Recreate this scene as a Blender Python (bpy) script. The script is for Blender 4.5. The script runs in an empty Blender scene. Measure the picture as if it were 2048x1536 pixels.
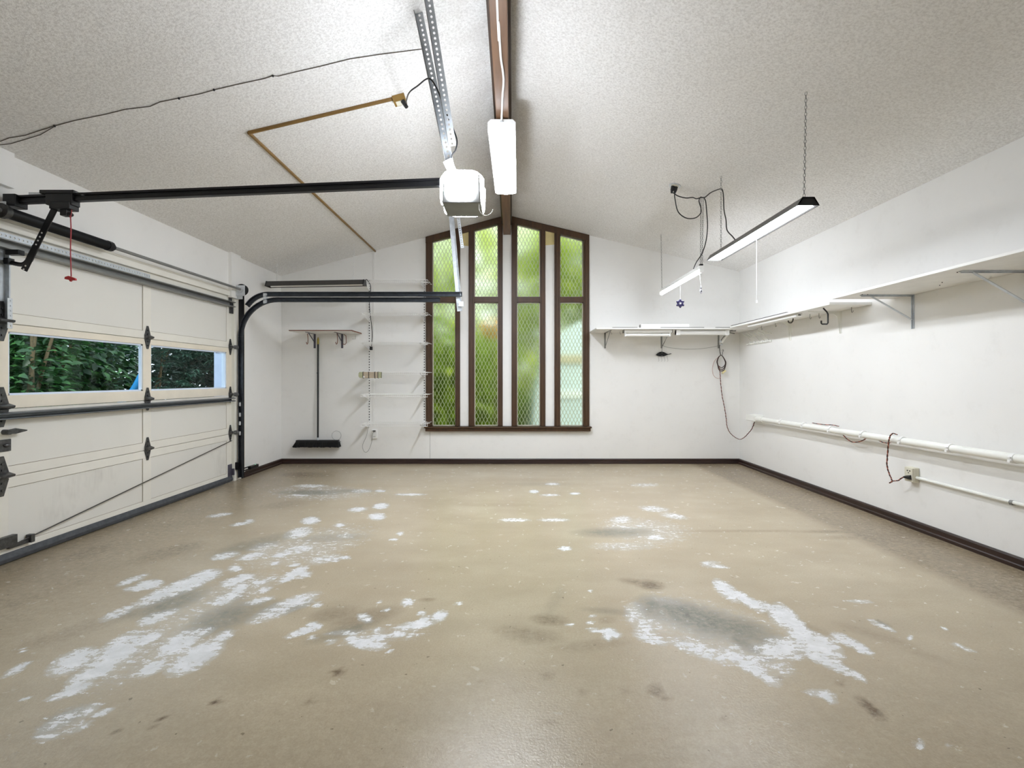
import bpy, math, random
import numpy as np
from mathutils import Vector, Matrix

S = bpy.context.scene
C = S.collection
V = Vector
PI = math.pi
rnd = random.Random(7)

# ------------------------------------------------------------------ camera, world, exposure
H = 1.10                    # camera height
F = 1000.0                  # focal length in pixels of a 2048 wide frame
VX, VY = 1025.0, 758.0      # vanishing point of the room's depth
cam = bpy.data.cameras.new('camera'); camo = bpy.data.objects.new('camera', cam); C.objects.link(camo)
cam.sensor_width = 36; cam.lens = 36 * F / 2048
cam.shift_x = -(VX - 1024) / 2048; cam.shift_y = (VY - 768) / 2048
cam.clip_start = 0.02; cam.clip_end = 200
camo.location = (0, 0, H); camo.rotation_euler = (PI / 2, 0, 0)
S.camera = camo
S.view_settings.view_transform = 'Standard'; S.view_settings.look = 'None'
S.view_settings.gamma = 1; S.view_settings.use_curve_mapping = False
S.view_settings.exposure = 0.06
S.cycles.max_bounces = 9; S.cycles.diffuse_bounces = 6; S.cycles.glossy_bounces = 4
S.cycles.transmission_bounces = 8; S.cycles.transparent_max_bounces = 8
S.cycles.caustics_reflective = False; S.cycles.caustics_refractive = False
S.cycles.use_denoising = True; S.cycles.use_adaptive_sampling = True; S.cycles.adaptive_threshold = 0.02; S.cycles.sample_clamp_indirect = 6

W = bpy.data.worlds.new('world'); S.world = W; W.use_nodes = True
bg = W.node_tree.nodes['Background']; bg.inputs[0].default_value = (0.80, 0.92, 1.0, 1); bg.inputs[1].default_value = 2.2
sun = bpy.data.lights.new('sun', 'SUN'); suno = bpy.data.objects.new('sun', sun); C.objects.link(suno)
sun.energy = 4.0; sun.angle = math.radians(12); sun.color = (1, .96, .88); suno.rotation_euler = V((-.45, .42, -.79)).to_track_quat('-Z', 'Y').to_euler(); suno.location = (4, -4, 9)

E_MAIN, E_RIGHT, E_TUBE, E_LENS = 100, 42, 70, 98     # lamp strengths

# ------------------------------------------------------------------ room frame
XL, XR, YB, YF = -3.006, 2.948, 6.5, -1.0
XRIDGE, ZRIDGE, ZL, ZR = -0.0745, 3.225, 2.439, 2.498
SL = (ZRIDGE - ZL) / (XRIDGE - XL); SR = (ZRIDGE - ZR) / (XR - XRIDGE)
def ceil_z(x): return ZRIDGE - (XRIDGE - x) * SL if x < XRIDGE else ZRIDGE - (x - XRIDGE) * SR
def at(x, y, Y): return V(((x - VX) * Y / F, Y, H + (VY - y) * Y / F))          # point of a pixel's ray at depth Y
def on_x(x, y, X): return at(x, y, X * F / (x - VX))                            # ... on a plane X = const
def on_floor(x, y, z=0.0): return at(x, y, (H - z) * F / (y - VY))
def on_ceil(x, y, drop=0.0):
    a, b = (x - VX) / F, (VY - y) / F
    if x < 1014: Y = (ZRIDGE - drop - H - XRIDGE * SL) / (b - a * SL)
    else: Y = (ZRIDGE - drop - H + XRIDGE * SR) / (b + a * SR)
    return at(x, y, Y)
def hz(px, Y): return H + (VY - px) * Y / F

# ------------------------------------------------------------------ materials
def lin(c): return c / 12.92 if c <= 0.04045 else ((c + 0.055) / 1.055) ** 2.4
def hexc(h): return tuple(lin(int(h[i:i + 2], 16) / 255) for i in (0, 2, 4)) + (1,)
class NT:
    def __init__(s, name):
        s.m = bpy.data.materials.new(name); s.m.use_nodes = True; s.t = s.m.node_tree; s.n = s.t.nodes; s.l = s.t.links
        s.b = s.n['Principled BSDF']; s.out = s.n['Material Output']
    def new(s, typ, **k):
        n = s.n.new(typ)
        for a, b in k.items(): setattr(n, a, b)
        return n
    def put(s, sock, v):
        if isinstance(v, bpy.types.NodeSocket): s.l.new(v, sock)
        elif v is not None: sock.default_value = v
    def coord(s, kind='Object'): return s.new('ShaderNodeTexCoord').outputs[kind]
    def noise(s, scale, detail=3, rough=.55, vec=None, dist=0.0):
        n = s.new('ShaderNodeTexNoise'); n.inputs['Scale'].default_value = scale
        n.inputs['Detail'].default_value = detail; n.inputs['Roughness'].default_value = rough
        n.inputs['Distortion'].default_value = dist
        s.l.new(vec if vec is not None else s.coord(), n.inputs['Vector']); return n.outputs['Fac']
    def math(s, op, a, b=None, c=None, clamp=False):
        n = s.new('ShaderNodeMath', operation=op); n.use_clamp = clamp
        s.put(n.inputs[0], a); s.put(n.inputs[1], b); s.put(n.inputs[2], c); return n.outputs[0]
    def ramp(s, f, lo, hi):
        n = s.new('ShaderNodeMapRange'); n.clamp = True
        s.put(n.inputs['Value'], f); n.inputs['From Min'].default_value = lo; n.inputs['From Max'].default_value = hi
        return n.outputs['Result']
    def mix(s, f, a, b):
        n = s.new('ShaderNodeMix', data_type='RGBA'); s.put(n.inputs[0], f); s.put(n.inputs[6], a); s.put(n.inputs[7], b)
        return n.outputs[2]
    def scale(s, sc, vec=None):
        n = s.new('ShaderNodeMapping'); n.inputs['Scale'].default_value = sc
        s.l.new(vec if vec is not None else s.coord(), n.inputs['Vector']); return n.outputs['Vector']
    def sep(s, vec=None):
        n = s.new('ShaderNodeSeparateXYZ'); s.l.new(vec if vec is not None else s.coord(), n.inputs[0]); return n.outputs
    def bump(s, h, strength=.3, dist=.003):
        n = s.new('ShaderNodeBump'); n.inputs['Strength'].default_value = strength; n.inputs['Distance'].default_value = dist
        s.l.new(h, n.inputs['Height']); s.l.new(n.outputs[0], s.b.inputs['Normal'])
    def base(s, v): s.put(s.b.inputs['Base Color'], v)
    def set(s, rough=.5, metal=0.0, spec=None):
        s.put(s.b.inputs['Roughness'], rough); s.put(s.b.inputs['Metallic'], metal)
        if spec is not None: s.b.inputs['Specular IOR Level'].default_value = spec

def mat(name, c, rough=.5, metal=0.0, var=.10, vs=9.0, bump=0.0, bs=60.0, stretch=None):
    t = NT(name); c = hexc(c)
    v = t.scale(stretch) if stretch else None
    d = tuple(x * (1 - var) for x in c[:3]) + (1,); e = tuple(min(1, x * (1 + var)) for x in c[:3]) + (1,)
    t.base(t.mix(t.ramp(t.noise(vs, 4, .6, v), .3, .7), d, e)); t.set(rough, metal)
    if bump: t.bump(t.noise(bs, 3, .6, v), bump, .002)
    return t.m
def emis(name, strength, col=(.90, .955, 1.04, 1)):
    t = NT(name); t.b.inputs['Emission Color'].default_value = col; t.b.inputs['Emission Strength'].default_value = strength
    t.base(t.mix(t.noise(5), (.9, .9, .9, 1), (.93, .93, .92, 1))); return t.m

M = {}
def wall_mat(name, c, chips=()):
    t = NT(name); p = t.coord()
    a = t.ramp(t.noise(1.1, 4, .6, p), .35, .75); b = t.ramp(t.noise(9, 5, .7, p), .55, .8)
    col = t.mix(a, hexc(c), tuple(x * .95 for x in hexc(c)[:3]) + (1,))
    col = t.mix(t.math('MULTIPLY', b, .12), col, hexc('B9B3A8'))
    for (x, y, z, r) in chips:                                        # small chips in the paint
        n = t.new('ShaderNodeVectorMath', operation='DISTANCE'); t.l.new(p, n.inputs[0]); n.inputs[1].default_value = (x, y, z)
        q = t.math('ADD', n.outputs['Value'], t.math('MULTIPLY', t.noise(90, 2, .5, p), r * .8))
        col = t.mix(t.ramp(q, r * 1.45, r * 1.35), col, hexc('A9A69F'))
    t.base(col); t.set(.55, spec=.3); t.bump(t.noise(170, 3, .6, p), .12, .002)
    return t.m
ch = at(1264, 790, YB); ch2 = at(1286, 792, YB)
M['wall'] = wall_mat('white_wall_paint', 'EEEDEA', [(ch.x, ch.y, ch.z, .03), (ch2.x, ch2.y, ch2.z, .007)])

t = NT('popcorn_ceiling'); p = t.coord()
sp = t.noise(75, 4, .75, p); big = t.ramp(t.noise(.7, 4, .65, p), .42, .78)
col = t.mix(t.ramp(sp, .36, .58), hexc('DAD8D5'), hexc('F5F4F2'))
col = t.mix(t.math('MULTIPLY', big, .30), col, hexc('D6D2CC'))
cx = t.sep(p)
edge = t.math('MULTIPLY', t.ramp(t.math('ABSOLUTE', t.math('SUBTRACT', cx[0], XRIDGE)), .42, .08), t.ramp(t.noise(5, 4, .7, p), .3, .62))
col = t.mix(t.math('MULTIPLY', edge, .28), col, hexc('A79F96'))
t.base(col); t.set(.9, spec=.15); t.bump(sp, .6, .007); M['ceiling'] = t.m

# floor: worn tan coating; the wear, stain and dirt fields are vertex attributes (the last also carries painted shade), broken up by noise
t = NT('worn_tan_floor_coating'); p = t.coord()
at1 = t.new('ShaderNodeAttribute', attribute_name='wear'); sx = t.new('ShaderNodeSeparateColor'); t.l.new(at1.outputs['Color'], sx.inputs[0])
wear, stain, dirt_shade = sx.outputs[0], sx.outputs[1], sx.outputs[2]
n1 = t.noise(1.6, 5, .6, p); n2 = t.noise(16, 6, .68, p, .4); n3 = t.noise(110, 4, .65, p)
nst = t.noise(1, 7, .72, t.scale((11, 48, 1), p), .5); nj = t.noise(30, 9, .8, p, .2)
tan = t.mix(t.ramp(n1, .3, .7), hexc('BDAE93'), hexc('CDC0A6'))
tan = t.mix(t.math('MULTIPLY', t.ramp(t.noise(90, 4, .6, p), .2, .8), .34), tan, hexc('9C8C72'))
tan = t.mix(t.math('MULTIPLY', t.ramp(t.noise(2.6, 3, .5, t.scale((.7, 1.6, 1), p)), .3, .8), .34), tan, hexc('8F8067'))
tan = t.mix(t.math('MULTIPLY', t.ramp(t.noise(150, 3, .7, p), .35, .75), .28), tan, hexc('887B67'))
specks = t.ramp(t.noise(34, 2, .5, p), .735, .75)
tan = t.mix(t.math('MULTIPLY', specks, .6), tan, hexc('5A4E3C'))
chips = t.ramp(t.math('ADD', t.noise(26, 5, .7, p), t.math('MULTIPLY', n1, .25)), .845, .87)
tan = t.mix(t.math('MULTIPLY', chips, .7), tan, hexc('E6E6E4'))
dd = t.math('MULTIPLY', dirt_shade, t.ramp(t.math('ADD', nj, t.math('MULTIPLY', n1, .3)), .38, .76))
tan = t.mix(dd, tan, hexc('67553E'))
ns = t.math('MULTIPLY', t.math('SUBTRACT', t.math('ADD', t.math('MULTIPLY', nj, .6), t.math('MULTIPLY', nst, .4)), .5), 5.4)
film = t.math('MULTIPLY', t.ramp(t.math('ADD', wear, t.math('MULTIPLY', ns, .30)), .12, .55), t.ramp(wear, .02, .25))
tan = t.mix(t.math('MULTIPLY', film, .50), tan, hexc('D0D1CE'))
ss = t.math('MULTIPLY', stain, t.ramp(nj, .15, .56))
tan = t.mix(ss, tan, t.mix(t.ramp(n2, .3, .7), hexc('5E5D50'), hexc('827F70')))
wm = t.math('MULTIPLY', t.ramp(t.math('SUBTRACT', t.math('ADD', wear, ns), t.math('MULTIPLY', stain, .55)), .56, .62), t.ramp(wear, .05, .12))
tan = t.mix(wm, tan, t.mix(t.ramp(n2, .35, .7), hexc('EDEDEE'), hexc('CFD0CE')))
t.base(tan)
t.set(t.math('ADD', t.math('MULTIPLY', n2, .16), t.math('ADD', t.math('MULTIPLY', wm, .10), .17)), spec=.5)
t.bump(t.math('ADD', t.math('ADD', n3, t.math('MULTIPLY', n2, .8)), t.math('MULTIPLY', wm, -.5)), .30, .0035)
M['floor'] = t.m

def wood(name, a, b, axis=(1, 1, .12), rough=.5):
    t = NT(name); v = t.scale(axis); f = t.noise(22, 5, .65, v, .6)
    t.base(t.mix(t.ramp(f, .3, .7), hexc(a), hexc(b))); t.set(rough); t.bump(f, .25, .002); return t.m
M['brown'] = wood('dark_brown_painted_wood', '38240F', '4E331A')
M['base'] = wood('dark_brown_baseboard_wood', '20110D', '35221C', (.12, .12, 1), .4)
M['beam'] = wood('brown_beam_wood', '5A412E', '73543B', (1, .08, 1))
M['beam_dark'] = wood('dark_beam_wood', '3A2C24', '4B3A2F', (1, .08, 1))
M['cream'] = mat('cream_garage_door_paint', 'EAE7DD', .5, var=.04, vs=3, bump=.12, bs=90)
M['creamtrim'] = mat('cream_door_rail_paint', 'EBE3D2', .5, var=.05, vs=5)
t = NT('cream_garage_door_panel'); p = t.coord()
sm = t.math('MULTIPLY', t.ramp(t.sep(p)[2], .6, .42), t.math('MULTIPLY', t.ramp(t.noise(2.2, 4, .7, t.scale((1, 1, .8), p)), .55, .75), t.ramp(t.noise(40, 3, .6, t.scale((1, 1, .15), p)), .3, .7)))
t.base(t.mix(t.math('MULTIPLY', sm, .45), t.mix(t.noise(3), hexc('E2E0D8'), hexc('E8E6DF')), hexc('A8A49B')))
t.set(.5); t.bump(t.noise(130, 3, .6, t.scale((1, 1, .1), p)), .1, .002); M['panel'] = t.m
M['seam'] = mat('brown_seam_caulk', '8B7860', .8)
M['white'] = mat('white_enamel', 'F0F0EE', .4, var=.02)
M['whitewood'] = mat('white_painted_board', 'EDECE8', .5, var=.04, bump=.05)
M['black'] = mat('black_steel', '17171A', .35, .3, var=.2)
M['track'] = mat('dark_galvanised_track', '3C4046', .34, .7, var=.25, vs=25)
M['strut'] = mat('weathered_galvanised_steel', '6E7276', .4, .7, var=.2, vs=30, stretch=(1, .2, 1))
M['zinc'] = mat('zinc_plated_steel', 'D2D6DA', .4, .35, var=.12, vs=40)
M['galv'] = mat('galvanised_sheet_steel', 'C6CCD2', .42, .35, var=.15, vs=25)
M['hinge'] = mat('tarnished_hinge_steel', '565656', .4, .7, var=.35, vs=40)
M['darkgrey'] = mat('dark_grey_sheet_metal', '4A4846', .4, .3, var=.08)
M['grey'] = mat('grey_sheet_metal', '8C8C8A', .4, .5, var=.1)
M['blackpl'] = mat('black_plastic', '121214', .45, var=.2)
M['rope'] = mat('red_release_cord', 'B04A50', .8, var=.3, vs=200)
M['red'] = mat('red_plastic', 'B0161C', .4)
M['gold'] = mat('brown_painted_conduit', '836536', .45, .2, var=.15, vs=12)
M['goldbox'] = mat('ochre_metal_box', '94753C', .4, .3, var=.15)
M['ivory'] = mat('ivory_plastic', 'D9D5C3', .45)
M['wire'] = mat('dark_bell_wire', '5E554C', .7)
M['greywire'] = mat('grey_metal_wire', '8E8E8C', .5, .4)
M['orange'] = mat('orange_brown_coated_steel', '7A4A34', .5)
M['brkt'] = mat('grey_bracket_steel', '5C5A66', .45, .4)
M['bristle'] = mat('black_broom_bristle', '0B0B0C', .85, var=.5, vs=120, bump=.8, bs=260)
M['brass'] = mat('yellow_brass', 'A8954A', .35, .6)
M['moss'] = mat('pale_olive_slat', 'A9A988', .7, var=.2, vs=60)
M['tanslat'] = mat('tan_slat', 'B5A48C', .7, var=.12, vs=60)
M['cordbrown'] = mat('dark_brown_cord', '3A2622', .6, var=.4, vs=60)
M['cordpink'] = mat('orange_red_cord', 'A85E4A', .6)
M['plugtan'] = mat('pale_yellow_plug', 'D8CC9A', .5)
M['pvc'] = mat('white_plastic_pipe', 'EEEEE8', .35, var=.03)
M['rubber'] = mat('grey_rubber_seal', '4D5054', .6, .2, var=.25, vs=30)
M['yellowpaint'] = mat('bare_yellow_board', 'D9C88F', .7)
M['bluegrey'] = mat('blue_grey_painted_post', 'C9D6EE', .5, var=.05)
M['bluetrim'] = mat('white_blue_trim', 'DCE8F8', .5, var=.03)
M['slide'] = mat('blue_plastic', '1F86C4', .35)
M['bark'] = mat('pale_bark', '6A5C42', .9, var=.3, vs=30, bump=.5)
M['soil'] = mat('leafy_ground', '3E3A26', .95, var=.3, vs=6, bump=.6, bs=20)
M['paleblue'] = mat('pale_blue_white_siding', 'D2E4EC', .6, var=.06, vs=1.5)
M['palebeige'] = mat('beige_siding_band', 'C9BFA2', .7, var=.06)
M['palewhite'] = mat('white_siding_band', 'F0F6FA', .6, var=.03)
M['purple'] = mat('purple_glass_bead', '2E2850', .2, .2, var=.6, vs=90)
M['crystal'] = mat('clear_silver_bead', 'D6D6E2', .15, .5, var=.3, vs=90)
M['led'] = emis('bright_led_panel', E_MAIN)
M['ledr'] = emis('bright_hanging_tube_panel', E_RIGHT)
M['ledt'] = emis('bright_thin_tube', E_TUBE)
M['lens'] = emis('lit_opener_lens', E_LENS)
M['tubeoff'] = mat('unlit_white_tube', 'F4F4F2', .3, var=.01)

def leafmat(name, a, b, c, rough=.45):
    t = NT(name); g = t.new('ShaderNodeNewGeometry')
    r = g.outputs['Random Per Island']
    col = t.mix(r, hexc(a), hexc(b)); col = t.mix(t.ramp(t.noise(3.0, 2), .5, .75), col, hexc(c))
    t.base(col); t.set(rough)
    tr = t.new('ShaderNodeBsdfTranslucent'); t.l.new(col, tr.inputs[0]); mx = t.new('ShaderNodeMixShader')
    mx.inputs[0].default_value = .25; t.l.new(t.b.outputs[0], mx.inputs[1]); t.l.new(tr.outputs[0], mx.inputs[2]); t.l.new(mx.outputs[0], t.out.inputs[0])
    return t.m
M['leafA'] = leafmat('broad_green_leaf', '16341B', '2B562B', '4F8C42')
M['leafB'] = leafmat('narrow_blue_green_leaf', '18342C', '345E4C', '234A35')
M['leafC'] = leafmat('bright_yellow_green_leaf', 'AABF2C', 'D0DC52', 'E4EA7C')
M['leafD'] = leafmat('deep_green_leaf', '648412', '94B028', 'B0C444')
M['blossom'] = leafmat('yellow_orange_blossom', 'E8C860', 'E0A848', 'F0DC90')

t = NT('clear_window_glass'); gl = t.new('ShaderNodeBsdfGlossy'); gl.inputs['Roughness'].default_value = .02
tp = t.new('ShaderNodeBsdfTransparent'); tp.inputs[0].default_value = (.95, .98, 1, 1); fr = t.new('ShaderNodeFresnel')
fr.inputs[0].default_value = 1.35
mx = t.new('ShaderNodeMixShader'); gg = t.new('ShaderNodeNewGeometry'); t.l.new(t.math('MULTIPLY', t.math('SUBTRACT', 1.0, gg.outputs['Backfacing']), t.math('MULTIPLY', fr.outputs[0], t.math('ADD', .75, t.math('MULTIPLY', t.noise(2), .1)))), mx.inputs[0]); t.l.new(tp.outputs[0], mx.inputs[1]); t.l.new(gl.outputs[0], mx.inputs[2])
t.l.new(mx.outputs[0], t.out.inputs[0]); M['clear'] = t.m

# obscure glass with a diamond wire mesh
t = NT('obscure_diamond_wired_glass'); p = t.coord(); s = t.sep(p)
wob = t.math('MULTIPLY', t.math('SUBTRACT', t.noise(5, 2, .5, p), .5), .25)
A = t.math('MULTIPLY', s[0], 1 / .047); Bz = t.math('MULTIPLY', s[2], 1 / .098)
def line(v):
    f = t.math('FRACT', t.math('ADD', v, wob)); return t.ramp(t.math('ABSOLUTE', t.math('SUBTRACT', f, .5)), .39, .45)
lines = t.math('MAXIMUM', line(t.math('ADD', A, Bz)), line(t.math('SUBTRACT', A, Bz)))
t.base((.98, 1.0, .84, 1)); t.b.inputs['Transmission Weight'].default_value = 1; t.b.inputs['IOR'].default_value = 1.2
t.b.inputs['Roughness'].default_value = .26
t.bump(t.noise(40, 3, .6, t.scale((1, 1, .5), p)), .35, .004)
tr = t.new('ShaderNodeBsdfTranslucent'); tr.inputs[0].default_value = (.95, .98, .78, 1)
df = t.new('ShaderNodeBsdfDiffuse'); df.inputs[0].default_value = (.80, .90, .40, 1)
m1 = t.new('ShaderNodeMixShader'); m1.inputs[0].default_value = .42; t.l.new(tr.outputs[0], m1.inputs[1]); t.l.new(df.outputs[0], m1.inputs[2])
mx = t.new('ShaderNodeMixShader'); t.l.new(t.math('MULTIPLY', lines, .54), mx.inputs[0]); t.l.new(t.b.outputs[0], mx.inputs[1]); t.l.new(m1.outputs[0], mx.inputs[2])
t.l.new(mx.outputs[0], t.out.inputs[0]); M['wired'] = t.m

# ------------------------------------------------------------------ objects
ORG = {}
def tag(o, label=None, cat=None, group=None, kind=None):
    if label: o['label'] = label
    if cat: o['category'] = cat
    if group: o['group'] = group
    if kind: o['kind'] = kind
    return o
def thing(name, label, cat, loc, group=None, kind=None):
    o = bpy.data.objects.new(name, None); C.objects.link(o); o.empty_display_size = .05
    o.location = loc; ORG[o.name] = V(loc)
    return tag(o, label, cat, group, kind)
class MB:
    def __init__(s): s.v = []; s.f = []; s.sm = []
    def add(s, vs, fs, smooth=False):
        n = len(s.v); s.v += [tuple(v) for v in vs]; s.f += [tuple(i + n for i in f) for f in fs]; s.sm += [smooth] * len(fs); return s
    def box(s, a, b):
        x0, y0, z0 = (min(a[i], b[i]) for i in range(3)); x1, y1, z1 = (max(a[i], b[i]) for i in range(3))
        return s.add([(x0, y0, z0), (x1, y0, z0), (x1, y1, z0), (x0, y1, z0), (x0, y0, z1), (x1, y0, z1), (x1, y1, z1), (x0, y1, z1)],
                     [(0, 3, 2, 1), (4, 5, 6, 7), (0, 1, 5, 4), (1, 2, 6, 5), (2, 3, 7, 6), (3, 0, 4, 7)])
    def prism(s, poly, vec):
        n = len(poly); poly = [V(q) for q in poly]; vec = V(vec)
        nr = V((0, 0, 0))
        for i in range(n): nr += poly[i].cross(poly[(i + 1) % n])
        if nr.dot(vec) > 0: poly.reverse()
        return s.add(poly + [q + vec for q in poly], [tuple(range(n)), tuple(range(2 * n - 1, n - 1, -1))] +
                     [(i, n + i, n + (i + 1) % n, (i + 1) % n) for i in range(n)])
    def bar(s, p, q, u, w, h):                   # a flat bar from p to q, w wide along u and h thick
        p, q, u = V(p), V(q), V(u); d = (q - p).normalized(); u = (u - d * u.dot(d)).normalized(); k = d.cross(u)
        c = [u * (i * w / 2) + k * (j * h / 2) for i, j in ((-1, -1), (1, -1), (1, 1), (-1, 1))]
        return s.prism([p + e for e in c], q - p)
    def tube(s, pts, r, n=8, closed=False, cap=True):
        pts = [V(q) for q in pts]; m = len(pts); rs = r if isinstance(r, (list, tuple)) else [r] * m
        vs = []; up = None
        for i in range(m):
            if closed: d = pts[(i + 1) % m] - pts[i - 1]
            else: d = pts[min(i + 1, m - 1)] - pts[max(i - 1, 0)]
            if d.length < 1e-9: d = V((0, 0, 1))
            d.normalize()
            if up is None: up = d.orthogonal()
            up = up - d * up.dot(d)
            if up.length < 1e-6: up = d.orthogonal()
            up.normalize(); k = d.cross(up)
            vs += [pts[i] + (up * math.cos(2 * PI * j / n) + k * math.sin(2 * PI * j / n)) * rs[i] for j in range(n)]
        fs = [(i * n + j, i * n + (j + 1) % n, ((i + 1) % m) * n + (j + 1) % n, ((i + 1) % m) * n + j)
              for i in range(m if closed else m - 1) for j in range(n)]
        s.add(vs, fs, True)
        if cap and not closed: s.add(vs[:n], [tuple(range(n - 1, -1, -1))]); s.add(vs[-n:], [tuple(range(n))])
        return s
    def curve(s, pts, r, n=6, sub=6):            # smooth tube through the points
        return s.tube(spline(pts, sub), r, n)
    def ball(s, c, r, n=10, m=6, sc=(1, 1, 1)):
        c = V(c); vs = [c + V((0, 0, r * sc[2]))]
        for i in range(1, m):
            a = PI * i / m
            vs += [c + V((r * sc[0] * math.sin(a) * math.cos(2 * PI * j / n), r * sc[1] * math.sin(a) * math.sin(2 * PI * j / n), r * sc[2] * math.cos(a))) for j in range(n)]
        vs.append(c - V((0, 0, r * sc[2])))
        fs = [(0, 1 + j, 1 + (j + 1) % n) for j in range(n)]
        for i in range(m - 2):
            fs += [(1 + i * n + j, 1 + (i + 1) * n + j, 1 + (i + 1) * n + (j + 1) % n, 1 + i * n + (j + 1) % n) for j in range(n)]
        k = 1 + (m - 2) * n; fs += [(k + j, len(vs) - 1, k + (j + 1) % n) for j in range(n)]
        return s.add(vs, fs, True)
    def perf(s, p, q, u, w, pitch=.02, r=.0045, margin=.01):    # a perforated flat strip with round holes
        p, q, u = V(p), V(q), V(u); d = (q - p); Ln = d.length; d.normalize(); u = (u - d * u.dot(d)).normalized()
        n = max(1, int((Ln) / pitch)); pt = Ln / n
        for i in range(n):
            c = p + d * (pt * (i + .5)); o = []; h = []
            for k in range(8):
                a = PI / 4 * k; ca, sa = math.cos(a), math.sin(a); mxx = max(abs(ca), abs(sa))
                o.append(c + d * (ca / mxx * pt / 2) + u * (sa / mxx * w / 2)); h.append(c + d * (ca * r) + u * (sa * r))
            s.add(o + h, [(k, (k + 1) % 8, 8 + (k + 1) % 8, 8 + k) for k in range(8)])
        return s
    def build(s, name, m, parent=None, bevel=0.0, solid=0.0, label=None, seg=2):
        if parent is not None: org = ORG[parent.name]
        else:
            a = np.array(s.v); org = V(((a[:, 0].min() + a[:, 0].max()) / 2, (a[:, 1].min() + a[:, 1].max()) / 2, a[:, 2].min()))
        me = bpy.data.meshes.new(name); me.from_pydata([(v[0] - org.x, v[1] - org.y, v[2] - org.z) for v in s.v], [], s.f)
        me.polygons.foreach_set('use_smooth', s.sm); me.materials.append(M[m] if isinstance(m, str) else m); me.update()
        o = bpy.data.objects.new(name, me); C.objects.link(o); ORG[o.name] = org
        if parent is not None: o.parent = parent
        else: o.location = org
        if solid:
            k = o.modifiers.new('solid', 'SOLIDIFY'); k.thickness = solid; k.offset = 0
        if bevel:
            k = o.modifiers.new('bevel', 'BEVEL'); k.width = bevel; k.segments = seg; k.limit_method = 'ANGLE'; k.angle_limit = .6
        if label: o['label'] = label
        return o
def spline(pts, sub=6):
    P = [V(q) for q in pts]; out = []
    for i in range(len(P) - 1):
        a, b, c, d = P[max(i - 1, 0)], P[i], P[i + 1], P[min(i + 2, len(P) - 1)]
        for k in range(sub):
            t = k / sub
            out.append(.5 * ((2 * b) + (c - a) * t + (2 * a - 5 * b + 4 * c - d) * t * t + (3 * b - a - 3 * c + d) * t ** 3))
    return out + [P[-1]]
def struct(mb, name, m, label=None, **k):
    o = mb.build(name, m, **k); o['kind'] = 'structure'
    if label: o['label'] = label
    return o
def dup(root, loc, label=None):
    r = root.copy(); C.objects.link(r); r.location = loc
    if label: r['label'] = label
    for chd in list(root.children):
        c = chd.copy(); C.objects.link(c); c.parent = r
        for g in chd.children:
            d = g.copy(); C.objects.link(d); d.parent = c
    return r

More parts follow.
